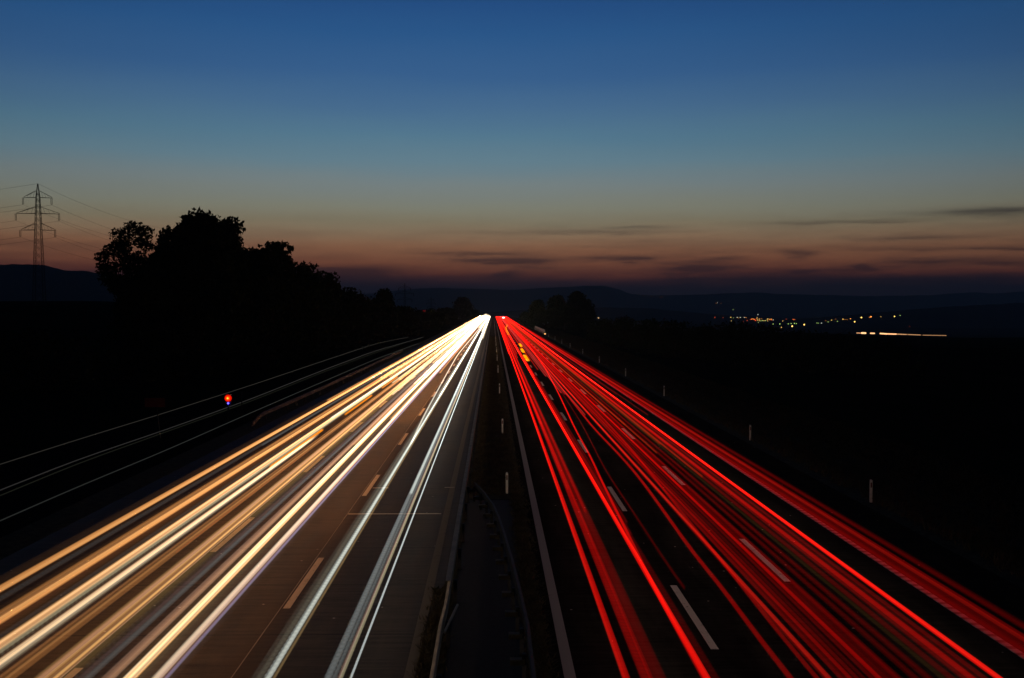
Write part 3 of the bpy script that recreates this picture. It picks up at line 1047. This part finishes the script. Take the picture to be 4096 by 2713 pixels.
disc_lens('red_lens', .27, p.z, glow_mat('red_signal_light', (1.0, .008, .001), .75), root)
disc_lens('inner_lens', .17, p.z, glow_mat('red_signal_inner', (1.0, .05, .002), 1.3), root, -.10)
disc_lens('bulb', .075, p.z, glow_mat('red_signal_core', (1.0, .45, .03), 2), root, -.16)
disc_lens('blue_lens', .07, p.z - .38, glow_mat('blue_signal_light', (.10, .08, 1.0), 4), root)
g = at_z(642, 1755, 0)
root = empty('road_sign', (g.x, g.y, 0), label='dark red rectangular sign panel on a thin pale leaning post', cat='road sign')
mb = MB().tube([(0, 0, 0), (-.10, 0, 1.0), (-.17, 0, 1.55)], .022, 6)
mb.build('post', M_steel, root)
mb = MB().tube([(-.17, .02, 1.5), (-.19, .02, 2.1)], .03, 6)
mb.build('panel_post', M_steel_dark, root)
mb = MB()
mb.box(-1.0, .32, -.02, .02, 2.06, 2.66)
mb.build('panel', M_sign, root)
mb = MB()
q0, q1 = at_Y(967, 1640, 84), at_Y(967, 1572, 84)
mb.tube([(q0.x, 84, 0), (q1.x, 84, q1.z)], .035, 6)
mb.box(q1.x - .05, q1.x + .05, 83.94, 84.06, q1.z - .02, q1.z + .04)
props(mb.build('marker_post', M_steel_dark), label='thin dark post just behind the red warning lamp', cat='post')


# ------------------------------------------------------------------ pylons and wires
def pylon(loc, h, label, arms, rot=0.0, thick=1.0, base_hw=1.7):
    root = empty('pylon', loc, label=label, cat='pylon', group='lattice pylons')
    root.rotation_euler.z = rot
    hw = lambda z: base_hw * (1 - z / h) ** .85 * .8 + .32 if z < h * .93 else .32 * (h - z) / (h * .07) + .05
    mb = MB()
    t = .09 * thick
    levels = [h * (1 - (1 - k / 16) ** 1.12) * .93 for k in range(17)]
    for sx in (-1, 1):
        for sy in (-1, 1):
            mb.tube([(sx * hw(z), sy * hw(z), z) for z in levels] + [(sx * .06, sy * .06, h)], t, 4)
    for a, c in zip(levels[:-1], levels[1:]):
        A, C = hw(a), hw(c)
        for (x0, y0, x1, y1) in ((-1, -1, 1, -1), (1, -1, 1, 1), (1, 1, -1, 1), (-1, 1, -1, -1)):
            mb.tube([(x0 * A, y0 * A, a), (x1 * C, y1 * C, c)], t * .55, 3)
            mb.tube([(x1 * A, y1 * A, a), (x0 * C, y0 * C, c)], t * .55, 3)
    mb.build('lattice_tower', M_pylon, root)
    tips = []
    for (z, L) in arms:
        am = MB()
        w = hw(z)
        for s in (-1, 1):
            for sy in (-1, 1):
                am.tube([(s * w, sy * w, z), (s * L, 0, z - .1)], t * .8, 4)
                am.tube([(s * w, sy * w, z + h * .055), (s * L, 0, z + .1)], t * .7, 4)
            for f in (.25, .5, .75):
                am.tube([(s * (w + (L - w) * f), 0, z), (s * (w + (L - w) * (f - .12)), 0, z + h * .055 * (1 - f + .1))], t * .4, 3)
        am.build('cross_arm', M_pylon, root)
        for s in (-1, 1):
            ins = MB()
            for dx in (-.05 * h / 5, 0):
                ins.tube([(s * L + dx * s * -1 * 0 + dx, 0, z - .1), (s * L + dx, 0, z - h * .055)], t * .9, 5)
            ins.tube([(s * L - .05 * h / 5, 0, z - h * .055), (s * L, 0, z - h * .055)], t * .6, 4)
            ins.build('insulator', M_pylon, root)
            tips.append(Vector((s * L - .2, 0, z - h * .06)))
    R = Matrix.Rotation(rot, 3, 'Z')
    return [Vector(loc) + R @ q for q in tips] + [Vector(loc) + Vector((0, 0, h))]


PD = 350.0
top = at_Y(151, 735, PD)
zb = terr(top.x, PD)
hh = top.z - zb
zz = lambda dy: at_Y(151, dy * D2, PD).z - zb
lw = lambda d: d * D2 / F * PD
arms = [(zz(532), lw(38)), (zz(494), lw(47)), (zz(457), lw(31))]
t1 = pylon((top.x, PD, zb), hh, 'tall lattice pylon with three cross arms beside the big trees', arms, rot=.12)
k2 = lambda h2: [(z / hh * h2, L / hh * h2) for z, L in arms]
tp = at_Y(936 * D2, 655 * D2, 1400)
zb2 = terr(tp.x, 1400)
t2 = pylon((tp.x, 1400, zb2), tp.z - zb2, 'small distant lattice pylon behind the low trees', [(z / hh * (tp.z - zb2), L / hh * (tp.z - zb2) * 1.25) for z, L in arms], rot=.1, thick=2.4)
tp = at_Y(997 * D2, 687 * D2, 2300)
zb3 = terr(tp.x, 2300)
t3 = pylon((tp.x, 2300, zb3), tp.z - zb3, 'tiniest pylon, faint against the far hills', k2(tp.z - zb3), rot=.1, thick=3.0)
tm = pylon((-143, 575, 8), 42, 'lattice pylon hidden behind the big trees', k2(42), rot=.1)
t0 = pylon((-430, 470, 8), 46, 'lattice pylon beyond the picture edge carrying the wires on', k2(46), rot=.9)


def wire(a, c, sag, r, label, group):
    pts = [a.lerp(c, t / 24) - Vector((0, 0, 4 * sag * (t / 24) * (1 - t / 24))) for t in range(25)]
    mb = MB().tube(pts, r, 4)
    props(mb.build('power_line', M_wire), label=label, cat='power line', group=group)


wn = ['lowest arm, outer', 'lowest arm, inner', 'middle arm, outer', 'middle arm, inner', 'top arm, outer', 'top arm, inner', 'tower tip']
for i in range(7):
    wire(t1[i], t0[i], 7, .03, 'power line leaving the tall pylon away from the trees, ' + wn[i], 'power lines')
    wire(t1[i], tm[i], 6, .03, 'power line running behind the big trees from ' + wn[i], 'power lines')
    wire(tm[i], t2[i], 22, .05, 'distant power line beyond the trees, ' + wn[i], 'power lines')


# ------------------------------------------------------------------ trees
def crown_mesh(blobs, n, leaf, seed, core=.6):
    """leaf clumps spread through overlapping lobes; blobs: (x,y,z,rx,ry,rz)"""
    rnd = random.Random(seed)
    mb = MB()
    vol = [b[3] * b[4] * b[5] for b in blobs]
    tot = sum(vol)
    for b, v in zip(blobs, vol):
        m = int(n * (v / tot) ** .8 / sum((w / tot) ** .8 for w in vol))
        for _ in range(m):
            while True:
                d = Vector((rnd.uniform(-1, 1), rnd.uniform(-1, 1), rnd.uniform(-1, 1)))
                if d.length <= 1:
                    break
            rr = d.length
            d = d.normalized() * (rr ** core * 1.06 if rr else 1)
            lump = 1 + .22 * mnoise.noise(Vector((d.x * 2.1 + seed, d.y * 2.1, d.z * 2.1 + b[0]))) + .14 * mnoise.noise(Vector((d.x * 5.3, d.y * 5.3 + seed, d.z * 5.3)))
            c = Vector((b[0] + d.x * b[3] * lump, b[1] + d.y * b[4] * lump, b[2] + d.z * b[5] * lump))
            s = leaf * rnd.uniform(.5, 1.3)
            u = Vector((rnd.gauss(0, 1), rnd.gauss(0, 1), rnd.gauss(0, 1))).normalized()
            w = u.orthogonal().normalized()
            w = (Matrix.Rotation(rnd.uniform(0, 6.28), 3, u) @ w)
            i = len(mb.v)
            mb.v += [tuple(c - u * s), tuple(c + w * s * .55), tuple(c + u * s), tuple(c - w * s * .45)]
            mb.f.append((i, i + 1, i + 2, i + 3))
    return mb


def tree(label, x, y, h, w, n=5000, leaf=.32, seed=1, low=.0, loose=False, group='trees beside the slip road', name='broadleaf_tree', z0=None, lobes=None):
    rnd = random.Random(seed)
    z0 = terr(x, y) if z0 is None else z0
    root = empty(name, (x, y, z0), label=label, cat='tree', group=group)
    # trunk and limbs
    tr = MB()
    tr.tube([(0, 0, -.3), (w * .01, 0, h * .3), (w * .03, .1, h * .62)], max(.12, h * .022), 8, h * .008)
    blobs = []
    nb = 38 if loose else 22
    ch = h * (1 - low)
    for k in range(nb):
        f = (k + .5) / nb
        zz = h * low + ch * (.06 + .90 * f)
        if loose:
            spread = w * .5 * (1.0 if f < .75 else 1 - (f - .75) * 1.9) * (.78 + .22 * math.sin(f * 9))
        else:
            spread = w * .5 * (1.18 if f < .45 else math.sqrt(max(.06, 1.3 - ((f - .45) / .6) ** 2)))
        a = k * 2.4 + rnd.random()
        r0 = (w * .115 if loose else w * .21) * rnd.uniform(.7, 1.25)
        rad = max(0, spread - r0 * .7) * (rnd.uniform(.0 if loose else .25, 1) ** .6)
        cx2, cy2 = rad * math.cos(a), rad * math.sin(a)
        blobs.append((cx2, cy2, min(zz, h - r0 * .75), r0, r0, r0 * rnd.uniform(.6, .95)))
        if k % 2 == 0:
            tr.tube([(w * .02, 0, max(.4, zz * .55)), (cx2 * .5, cy2 * .5, zz * .82), (cx2, cy2, zz)], h * .006 + .02, 5, .02)
    if lobes:
        blobs = lobes
    if not loose:
        blobs.append((0, 0, h * (.40 + low * .4), w * .52, w * .52, ch * .42))
        blobs.append((0, 0, h * .70, w * .44, w * .44, h * .25))
        blobs.append((0, 0, h * .86, w * .27, w * .27, h * .115))
    tr.build('trunk', M_bark, root)
    crown_mesh(blobs, n, leaf, seed, 1.0 if lobes else .72).build('crown', M_leaf, root)
    return root


def tree_at(label, cx, topy, wpx, D, seed, **kw):
    """cx, topy, width read in the reduced picture; D metres away"""
    p = at_Y(cx * D2, topy * D2, D)
    z0 = terr(p.x, D)
    return tree(label, p.x, D, p.z - z0, wpx * D2 / F * D, seed=seed, z0=z0, **kw)


LD = 126.0
lp = at_Y(290 * D2, 690 * D2, LD)
lz = terr(lp.x, LD)
lobes = []
for k, (zx, zy, zr) in enumerate([(1050, 520, 46), (1110, 540, 40), (980, 580, 46), (1075, 605, 46), (930, 650, 46), (1000, 668, 40), (1120, 655, 34), (880, 690, 38), (838, 742, 42), (930, 760, 44), (1010, 735, 34), (1085, 742, 40), (810, 822, 44),
                                  (880, 850, 46), (960, 822, 40), (855, 915, 44), (940, 930, 50), (1030, 905, 56), (1050, 830, 40), (1125, 800, 50), (905, 975, 36), (1000, 1000, 56), (1090, 960, 60), (1130, 880, 60)]):
    c_ = at_Y(zx / 1.96, 650 + zy / 1.96, LD)
    r_ = zr / 1.96 / F * LD * 1.5
    lobes.append((c_.x - lp.x, 1.6 * math.sin(k * 2.3), c_.z - lz, r_ * 1.15, r_ * 1.1, r_ * .8))
tree('loose airy tree with sky showing through, nearest the pylon', lp.x, LD, at_Y(500, 893, LD).z - lz, 6.2, n=6400, leaf=.24, seed=1, low=.3, loose=True, z0=lz, lobes=lobes)
tree_at('dense tree with a round shoulder, second from the pylon', 390, 519, 84, 138, 2, n=7500, leaf=.36)
tree_at('tallest tree of the dark group, with a ragged top', 462, 487, 150, 134, 3, n=13000, leaf=.40)
tree_at('dense tree leaning on the flank of the tallest one', 524, 502, 92, 140, 4, n=8000, leaf=.38)
tree_at('lower rounded tree beyond the notch after the tallest', 628, 561, 124, 150, 5, n=9000, leaf=.40)
tree_at('broad low tree filling the notch between the tallest and the rounded one', 570, 574, 100, 152, 6, n=8000, leaf=.42)
tree_at('tree with a level top behind the tallest one', 436, 503, 96, 142, 27, n=8000, leaf=.38)
tree_at('tree filling the mass under the second one', 362, 590, 96, 132, 28, n=7000, leaf=.38)
tree_at('low spreading tree under the loose airy one', 318, 640, 110, 124, 7, n=6000, leaf=.36)
tree_at('sloping tree following the rounded one down', 694, 606, 118, 165, 8, n=6000, leaf=.42)
tree_at('small knobby tree midway down the slope of crowns', 757, 633, 78, 190, 9, n=4000, leaf=.42)
tree_at('dark tree between the knobby one and the sloping one', 728, 628, 100, 185, 10, n=5000, leaf=.42)
tree_at('low tree at the foot of the slope of crowns', 800, 668, 96, 215, 11, n=4000, leaf=.46)
tree_at('low bushy tree before the pointed one', 840, 686, 90, 250, 12, n=3000, leaf=.5)
tree_at('pointed tree standing alone before the small pylon', 887, 669, 56, 300, 13, n=3500, leaf=.55)
tree_at('flat scrubby tree under the small pylon', 930, 708, 66, 330, 14, n=2500, leaf=.6)
tree_at('flat dark tree behind the distant red lights', 985, 716, 80, 420, 15, n=2500, leaf=.7)
tree_at('low tree joining the round one from the slip road side', 1030, 712, 50, 560, 16, n=2000, leaf=.9)
tree_at('solitary round headed tree near the vanishing point', 1070, 687, 46, 900, 17, n=3500, leaf=1.0)
tree_at('low tree between the round headed tree and the headlight glare', 1094, 716, 34, 1100, 18, n=1500, leaf=.9)
# undergrowth along the slip road: each a bush
rnd = random.Random(5)
bl = ['under the loose airy tree', 'under the second tree', 'in front of the tallest tree', 'under the leaning tree', 'under the rounded tree', 'under the sloping tree', 'under the knobby tree', 'along the slip road before the pointed tree', 'beside the far slip road', 'where the slip road threads end',
      'behind the thread ends', 'behind the far trails', 'near the solitary tree', 'at the far shoulder']
for i in range(14):
    D = 112 + i * 17 if i < 8 else 250 + (i - 8) * 60
    X = -33 - rnd.uniform(0, 6) if i < 8 else -30 - rnd.uniform(0, 8)
    if i < 4:
        X = -48 + i * 6
    tree('dark rounded bush ' + bl[i], X, D, rnd.uniform(4.5, 7), rnd.uniform(8, 12), n=1800, leaf=.4, seed=60 + i, name='bush', group='bushes beside the slip road')
GT = 'trees beyond the tail lights'
tree_at('feathery tree at the road side of the clump beyond the tail lights', 1243, 694, 40, 430, 21, n=2600, leaf=.6, group=GT)
tree_at('twin topped tree in the clump beyond the tail lights', 1288, 682, 50, 420, 22, n=3200, leaf=.6, group=GT)
tree_at('tallest tree of the clump beyond the tail lights', 1334, 672, 44, 430, 23, n=3200, leaf=.6, group=GT, loose=False)
tree_at('last tree of the clump, leaning towards the village', 1358, 692, 36, 440, 24, n=2200, leaf=.6, group=GT)
tree_at('low tree at the clump foot nearest the road', 1218, 722, 34, 470, 25, n=2200, leaf=.6, group=GT)
tree_at('low tree at the clump foot between its tall ones', 1305, 702, 90, 400, 26, n=3200, leaf=.6, group=GT)
GB = 'bushes on the bank beyond the tail lights'
bb = [(1395, 738, 60, 260, 'first after the tall clump'), (1445, 735, 60, 230, 'second after the tall clump'), (1500, 737, 70, 205, 'with a pointed top under the hill foot'),
      (1560, 740, 90, 190, 'mid way along the row'), (1630, 752, 90, 180, 'below the first village lights'), (1700, 745, 90, 178, 'below the red village lights'), (1765, 752, 110, 172, 'widest, below the white village lights'),
      (1850, 764, 110, 165, 'low, below the two large lamps'), (1940, 772, 120, 160, 'low, beside the distant road lights'), (2040, 782, 140, 150, 'last and lowest, near the dark field')]
for i, (cx, ty, w, D, t) in enumerate(bb):
    p = at_Y(cx * D2, ty * D2, D)
    z0 = terr(p.x, D)
    tree('dark roadside bush ' + t, p.x, D, p.z - z0, w * D2 / F * D * 1.15, n=2600, leaf=.30, seed=80 + i, name='bush', group=GB, z0=z0)


# grass tufts on the outer verge and in the median
def tufts(name, n, xr, yr, h, seed, zf=.03):
    rnd = random.Random(seed)
    mb = MB()
    for _ in range(n):
        y = yr[0] * (yr[1] / yr[0]) ** rnd.random()
        x = rnd.uniform(*xr)
        z = max(terr(x, y), 0) + .02
        s = (1 + y / 120)
        for k in range(4):
            a = rnd.uniform(0, 6.28)
            w2, hh2 = .02 * s, h * rnd.uniform(.5, 1.2)
            lx, ly = rnd.gauss(0, .10), rnd.gauss(0, .10)
            ox, oy = rnd.gauss(0, .08) * s, rnd.gauss(0, .08) * s
            i = len(mb.v)
            mb.v += [(x + ox - w2 * math.cos(a), y + oy - w2 * math.sin(a), z), (x + ox + w2 * math.cos(a), y + oy + w2 * math.sin(a), z), (x + ox + lx, y + oy + ly, z + hh2)]
            mb.f.append((i, i + 1, i + 2))
    props(mb.build(name, M_grass), label='rough dark grass ' + name.replace('_', ' '), cat='grass', kind='stuff')


tufts('roadside_grass', 16000, (16.6, 25), (30, 420), .30, 1)
tufts('median_grass', 9000, (-1.0, 1.2), (48, 320), .13, 2)
tufts('median_edge_grass', 2500, (.9, 1.28), (20, 50), .10, 3)
tufts('shoulder_grass', 700, (-1.72, -1.36), (20, 32), .14, 4)


# ------------------------------------------------------------------ hills
def hill(name, pts, D, depth, zbot=-60, rough=1.0, seed=0):
    """a ridge D metres off; pts: skyline in the reduced picture"""
    mb = MB()
    xs = []
    x = pts[0][0]
    step = 6
    while x <= pts[-1][0]:
        for (xa, ya), (xb, yb) in zip(pts[:-1], pts[1:]):
            if xa <= x <= xb:
                t = (x - xa) / (xb - xa)
                t = t * t * (3 - 2 * t) * .5 + t * .5
                y = ya + (yb - ya) * t
                break
        y += (mnoise.noise(Vector((x * .05, seed, 0))) * 1.6 + mnoise.noise(Vector((x * .22, seed, 3))) * .7) * rough
        p = at_Y(x * D2, y * D2, D)
        xs.append(p)
        x += step
    m = 9
    for p in xs:
        az = math.atan2(p.x, p.y)
        for k in range(m):
            t = k / (m - 1)
            dd = (t - .5) * 2 * depth
            zz = zbot + (p.z - zbot) * (1 - abs(t - .5) * 2) ** .8 * (1 if t == .5 else 1 + .05 * mnoise.noise(Vector((p.x * .002, t * 5, seed))))
            mb.v.append((p.x + dd * math.sin(az), p.y + dd * math.cos(az), zz))
    for i in range(len(xs) - 1):
        for k in range(m - 1):
            a = i * m + k
            mb.f.append((a, a + m, a + m + 1, a + 1))
    props(mb.build(name, M_hill, smooth=True), kind='structure')


hill('wooded_ridge', [(-200, 618), (0, 612), (50, 611), (100, 613), (130, 620), (150, 626), (200, 627), (230, 633), (300, 642), (400, 655), (520, 672), (640, 690), (760, 706), (900, 722)], 3200, 900, seed=1)
hill('far_mountain', [(560, 705), (700, 690), (800, 683), (870, 678), (930, 670), (1000, 666), (1100, 668), (1180, 671), (1260, 666), (1330, 663), (1365, 661), (1400, 661), (1425, 668), (1460, 680), (1500, 683), (1600, 682), (1700, 678), (1750, 676), (1800, 680),
                      (1900, 682), (2000, 685), (2150, 683), (2200, 679), (2250, 676), (2300, 679), (2367, 674), (2600, 668)], 9500, 1500, seed=2, rough=.7)
hill('middle_ridge', [(1100, 724), (1240, 716), (1390, 711), (1500, 713), (1560, 719), (1640, 726), (1740, 732), (1850, 738)], 4200, 700, seed=3, rough=.6)
hill('village_hill', [(1700, 748), (1800, 742), (1880, 735), (1960, 729), (2040, 722), (2120, 715), (2200, 709), (2300, 704), (2367, 700), (2600, 690)], 3600, 700, seed=4, rough=.6)


# ------------------------------------------------------------------ village lights far off in the valley
S5 = 1200 / 2368.0
Y_, O_, R_, G_, W_ = (1, .62, .16), (1, .34, .06), (1, .09, .02), (.55, .85, .22), (.9, .95, .8)
lights = [(1020, 294, Y_, 3), (925, 307, Y_, 3), (1471, 238, Y_, 2.8), (1418, 271, Y_, 2.6), (1547, 232, O_, 2.6), (1733, 229, Y_, 2.4), (1325, 250, Y_, 2), (1385, 248, O_, 2),
          (1236, 258, Y_, 1.6), (1208, 273, G_, 1.3), (1283, 268, G_, 1.3), (1156, 282, W_, 1.5), (1120, 281, G_, 1), (1131, 282, G_, .8), (1777, 222, G_, 1.3), (1624, 232, Y_, .9),
          (1266, 250, O_, .7), (1343, 254, O_, .9), (1358, 255, O_, .8), (1190, 262, O_, .7), (840, 315, Y_, 1.6), (827, 289, G_, 1.6), (774, 289, G_, 1.4), (895, 288, G_, 1.5), (917, 285, G_, 1.5),
          (943, 284, G_, 1.5), (959, 286, G_, 1.2), (850, 265, Y_, 1.3), (930, 253, R_, 1.4), (938, 254, O_, 1.1), (947, 254, R_, .9), (878, 250, R_, .6), (441, 237, Y_, 1.5), (445, 264, Y_, 1.1), (461, 241, G_, .7),
          (491, 237, W_, 1.2), (516, 237, W_, 1.2), (548, 238, W_, 1.2), (560, 239, O_, 1.1), (500, 270, R_, .9), (537, 268, R_, 1.2), (570, 262, R_, 1.2), (605, 251, O_, 1.5), (621, 250, O_, 1.8), (629, 255, R_, 2.0),
          (636, 262, R_, 1.8), (649, 240, Y_, 1.4), (655, 214, W_, 1.2), (652, 258, Y_, 1.6), (667, 250, Y_, 1.6), (645, 247, O_, 1.6), (665, 262, Y_, 1.3), (690, 262, G_, 1.3), (702, 263, Y_, 1.2), (714, 262, G_, 1.4),
          (730, 250, Y_, 1.8), (731, 265, Y_, 1.3), (749, 254, O_, 1.7), (759, 250, O_, 2.0), (761, 256, R_, 1.4), (775, 257, W_, 1.1), (657, 277, G_, .9), (678, 264, G_, .9), (315, 237, R_, 1), (337, 122, W_, .9), (363, 125, O_, .5),
          (458, 175, G_, .8), (380, 239, R_, .5), (323, 125, O_, .5), (500, 244, O_, .8), (1535, 236, O_, 1.2), (596, 253, R_, 1.0), (612, 248, O_, 1.0), (684, 247, O_, .8), (741, 250, Y_, .9), (1850, 309, R_, .5)]
cn = {Y_: 'yellow', O_: 'orange', R_: 'red', G_: 'greenish', W_: 'white'}
special = {0: 'large yellow lamp apart from the village, nearest its hill', 1: 'large yellow lamp below the row of greenish lights', 2: 'large yellow lamp high on the village hill',
           3: 'large yellow lamp lower on the village hill', 4: 'large orange lamp on the village hill', 5: 'large yellow lamp on the far shoulder of the village hill'}
for i, (zx, zy, cc, sz) in enumerate(lights):
    px, py = 2700 + zx * S5, 1150 + zy * S5
    D = 2600.0 if py < 1300 or zx > 1100 else 2350.0
    if zy < 200:
        D = 8200 if zy < 150 else 3300
    p = at_Y(px, py, D)
    gz = min(terr(p.x, p.y), p.z - 4)
    area = 'on the village hill' if zx > 1100 else ('in the crowded village centre' if 560 < zx < 800 else ('at the village fringe' if zx > 800 else 'in the outlying hamlet'))
    k = D / 2500
    if i in special:
        lamp('street_lamp', special[i], p, (.55 + sz * .38) * k, cc, 1.3 + .8 * sz, gz, cat='street lamp', group='village lamps')
    else:
        lamp('street_lamp', 'tiny %s light %s' % (cn[cc], area), p, (.50 + sz * .30) * k, cc, .7 + .8 * sz, gz, cat='street lamp', group='%s lights %s' % (cn[cc], area))
# lights on the far mountain flank
for i, (dx, dy) in enumerate([(1487, 684), (1506, 686), (1531, 687), (1527, 688)]):
    p = at_Y(dx * D2, dy * D2, 8400)
    lamp('street_lamp', 'faint orange speck on the flank of the far mountain', p, 2.6, (1, .32, .1), .5, p.z - 12, cat='street lamp', group='specks on the far mountain')
# a lamp at the foot of the clump
p = at_Y(2394, 1272, 1500)
lamp('street_lamp', 'lone orange point of light beside the dark tree clump', p, 1.0, (1, .6, .3), 1.4, terr(p.x, p.y), cat='street lamp')
# distant road: a row of headlight streaks
segs = [(1433, 1470, 360, 361, .9, .7), (1471, 1507, 360, 361, 2.2, 1.3), (1542, 1576, 362, 363, 1.8, 1.1), (1618, 1672, 364, 367, 2.0, 1.1), (1673, 1748, 367, 369, 1.7, 1.0), (1753, 1828, 369, 372, .8, .7),
        (1836, 1940, 372, 376, .7, .6), (1955, 2141, 377, 380, .5, .55)]
sn = ['faint first streak', 'brightest short streak', 'isolated short streak', 'bright streak after the gap', 'long bright streak', 'thin streak', 'thinner streak', 'longest faint streak, last']
for i, (xa, xb, ya, yb, L, rr) in enumerate(segs):
    a, c = at_Y(2700 + xa * S5, 1150 + ya * S5, 800), at_Y(2700 + xb * S5, 1150 + yb * S5, 800)
    mb = MB().tube([a.lerp(c, t / 6) for t in range(7)], rr * .5, 6)
    o = props(mb.build('light_trail', glow_mat('distant_headlights', (1, .50, .22), L)), label=sn[i] + ' of the distant road in the dark valley', cat='light trail', group='headlight streaks on the distant road')
strip('distant_road', 240, 380, 790, 800, terr(300, 795) + .4, M_asphalt)
# distant red lights
p = at_Y(1643, 1239, 700)
lamp('light_point', 'small red point of light between small pylon and slip road trees', p, .45, (1, .02, .02), 1.6, terr(p.x, p.y), cat='lamp')
a, c = at_Y(1672, 1243.5, 700), at_Y(1702, 1244.5, 700)
mb = MB().tube([a.lerp(c, t / 6) for t in range(7)], .35, 6)
props(mb.build('light_trail', glow_mat('distant_tail_lights', (1, .015, .01), .9)), label='short flat red streak beside the small red point', cat='light trail')


# ------------------------------------------------------------------ air
def build_haze():
    m = bpy.data.materials.new('haze')
    m.use_nodes = True
    b = NB(m.node_tree)
    v = b.n('ShaderNodeVolumePrincipled')
    v.inputs['Color'].default_value = (.72, .86, 1, 1)
    v.inputs['Density'].default_value = 1.25e-4
    out = b.n('ShaderNodeOutputMaterial')
    b.put(out.inputs[1], v.outputs[0])
    mb = MB()
    mb.box(-12500, 12500, -12500, 12500, -75, 270)
    props(mb.build('haze', m), kind='stuff')


build_haze()
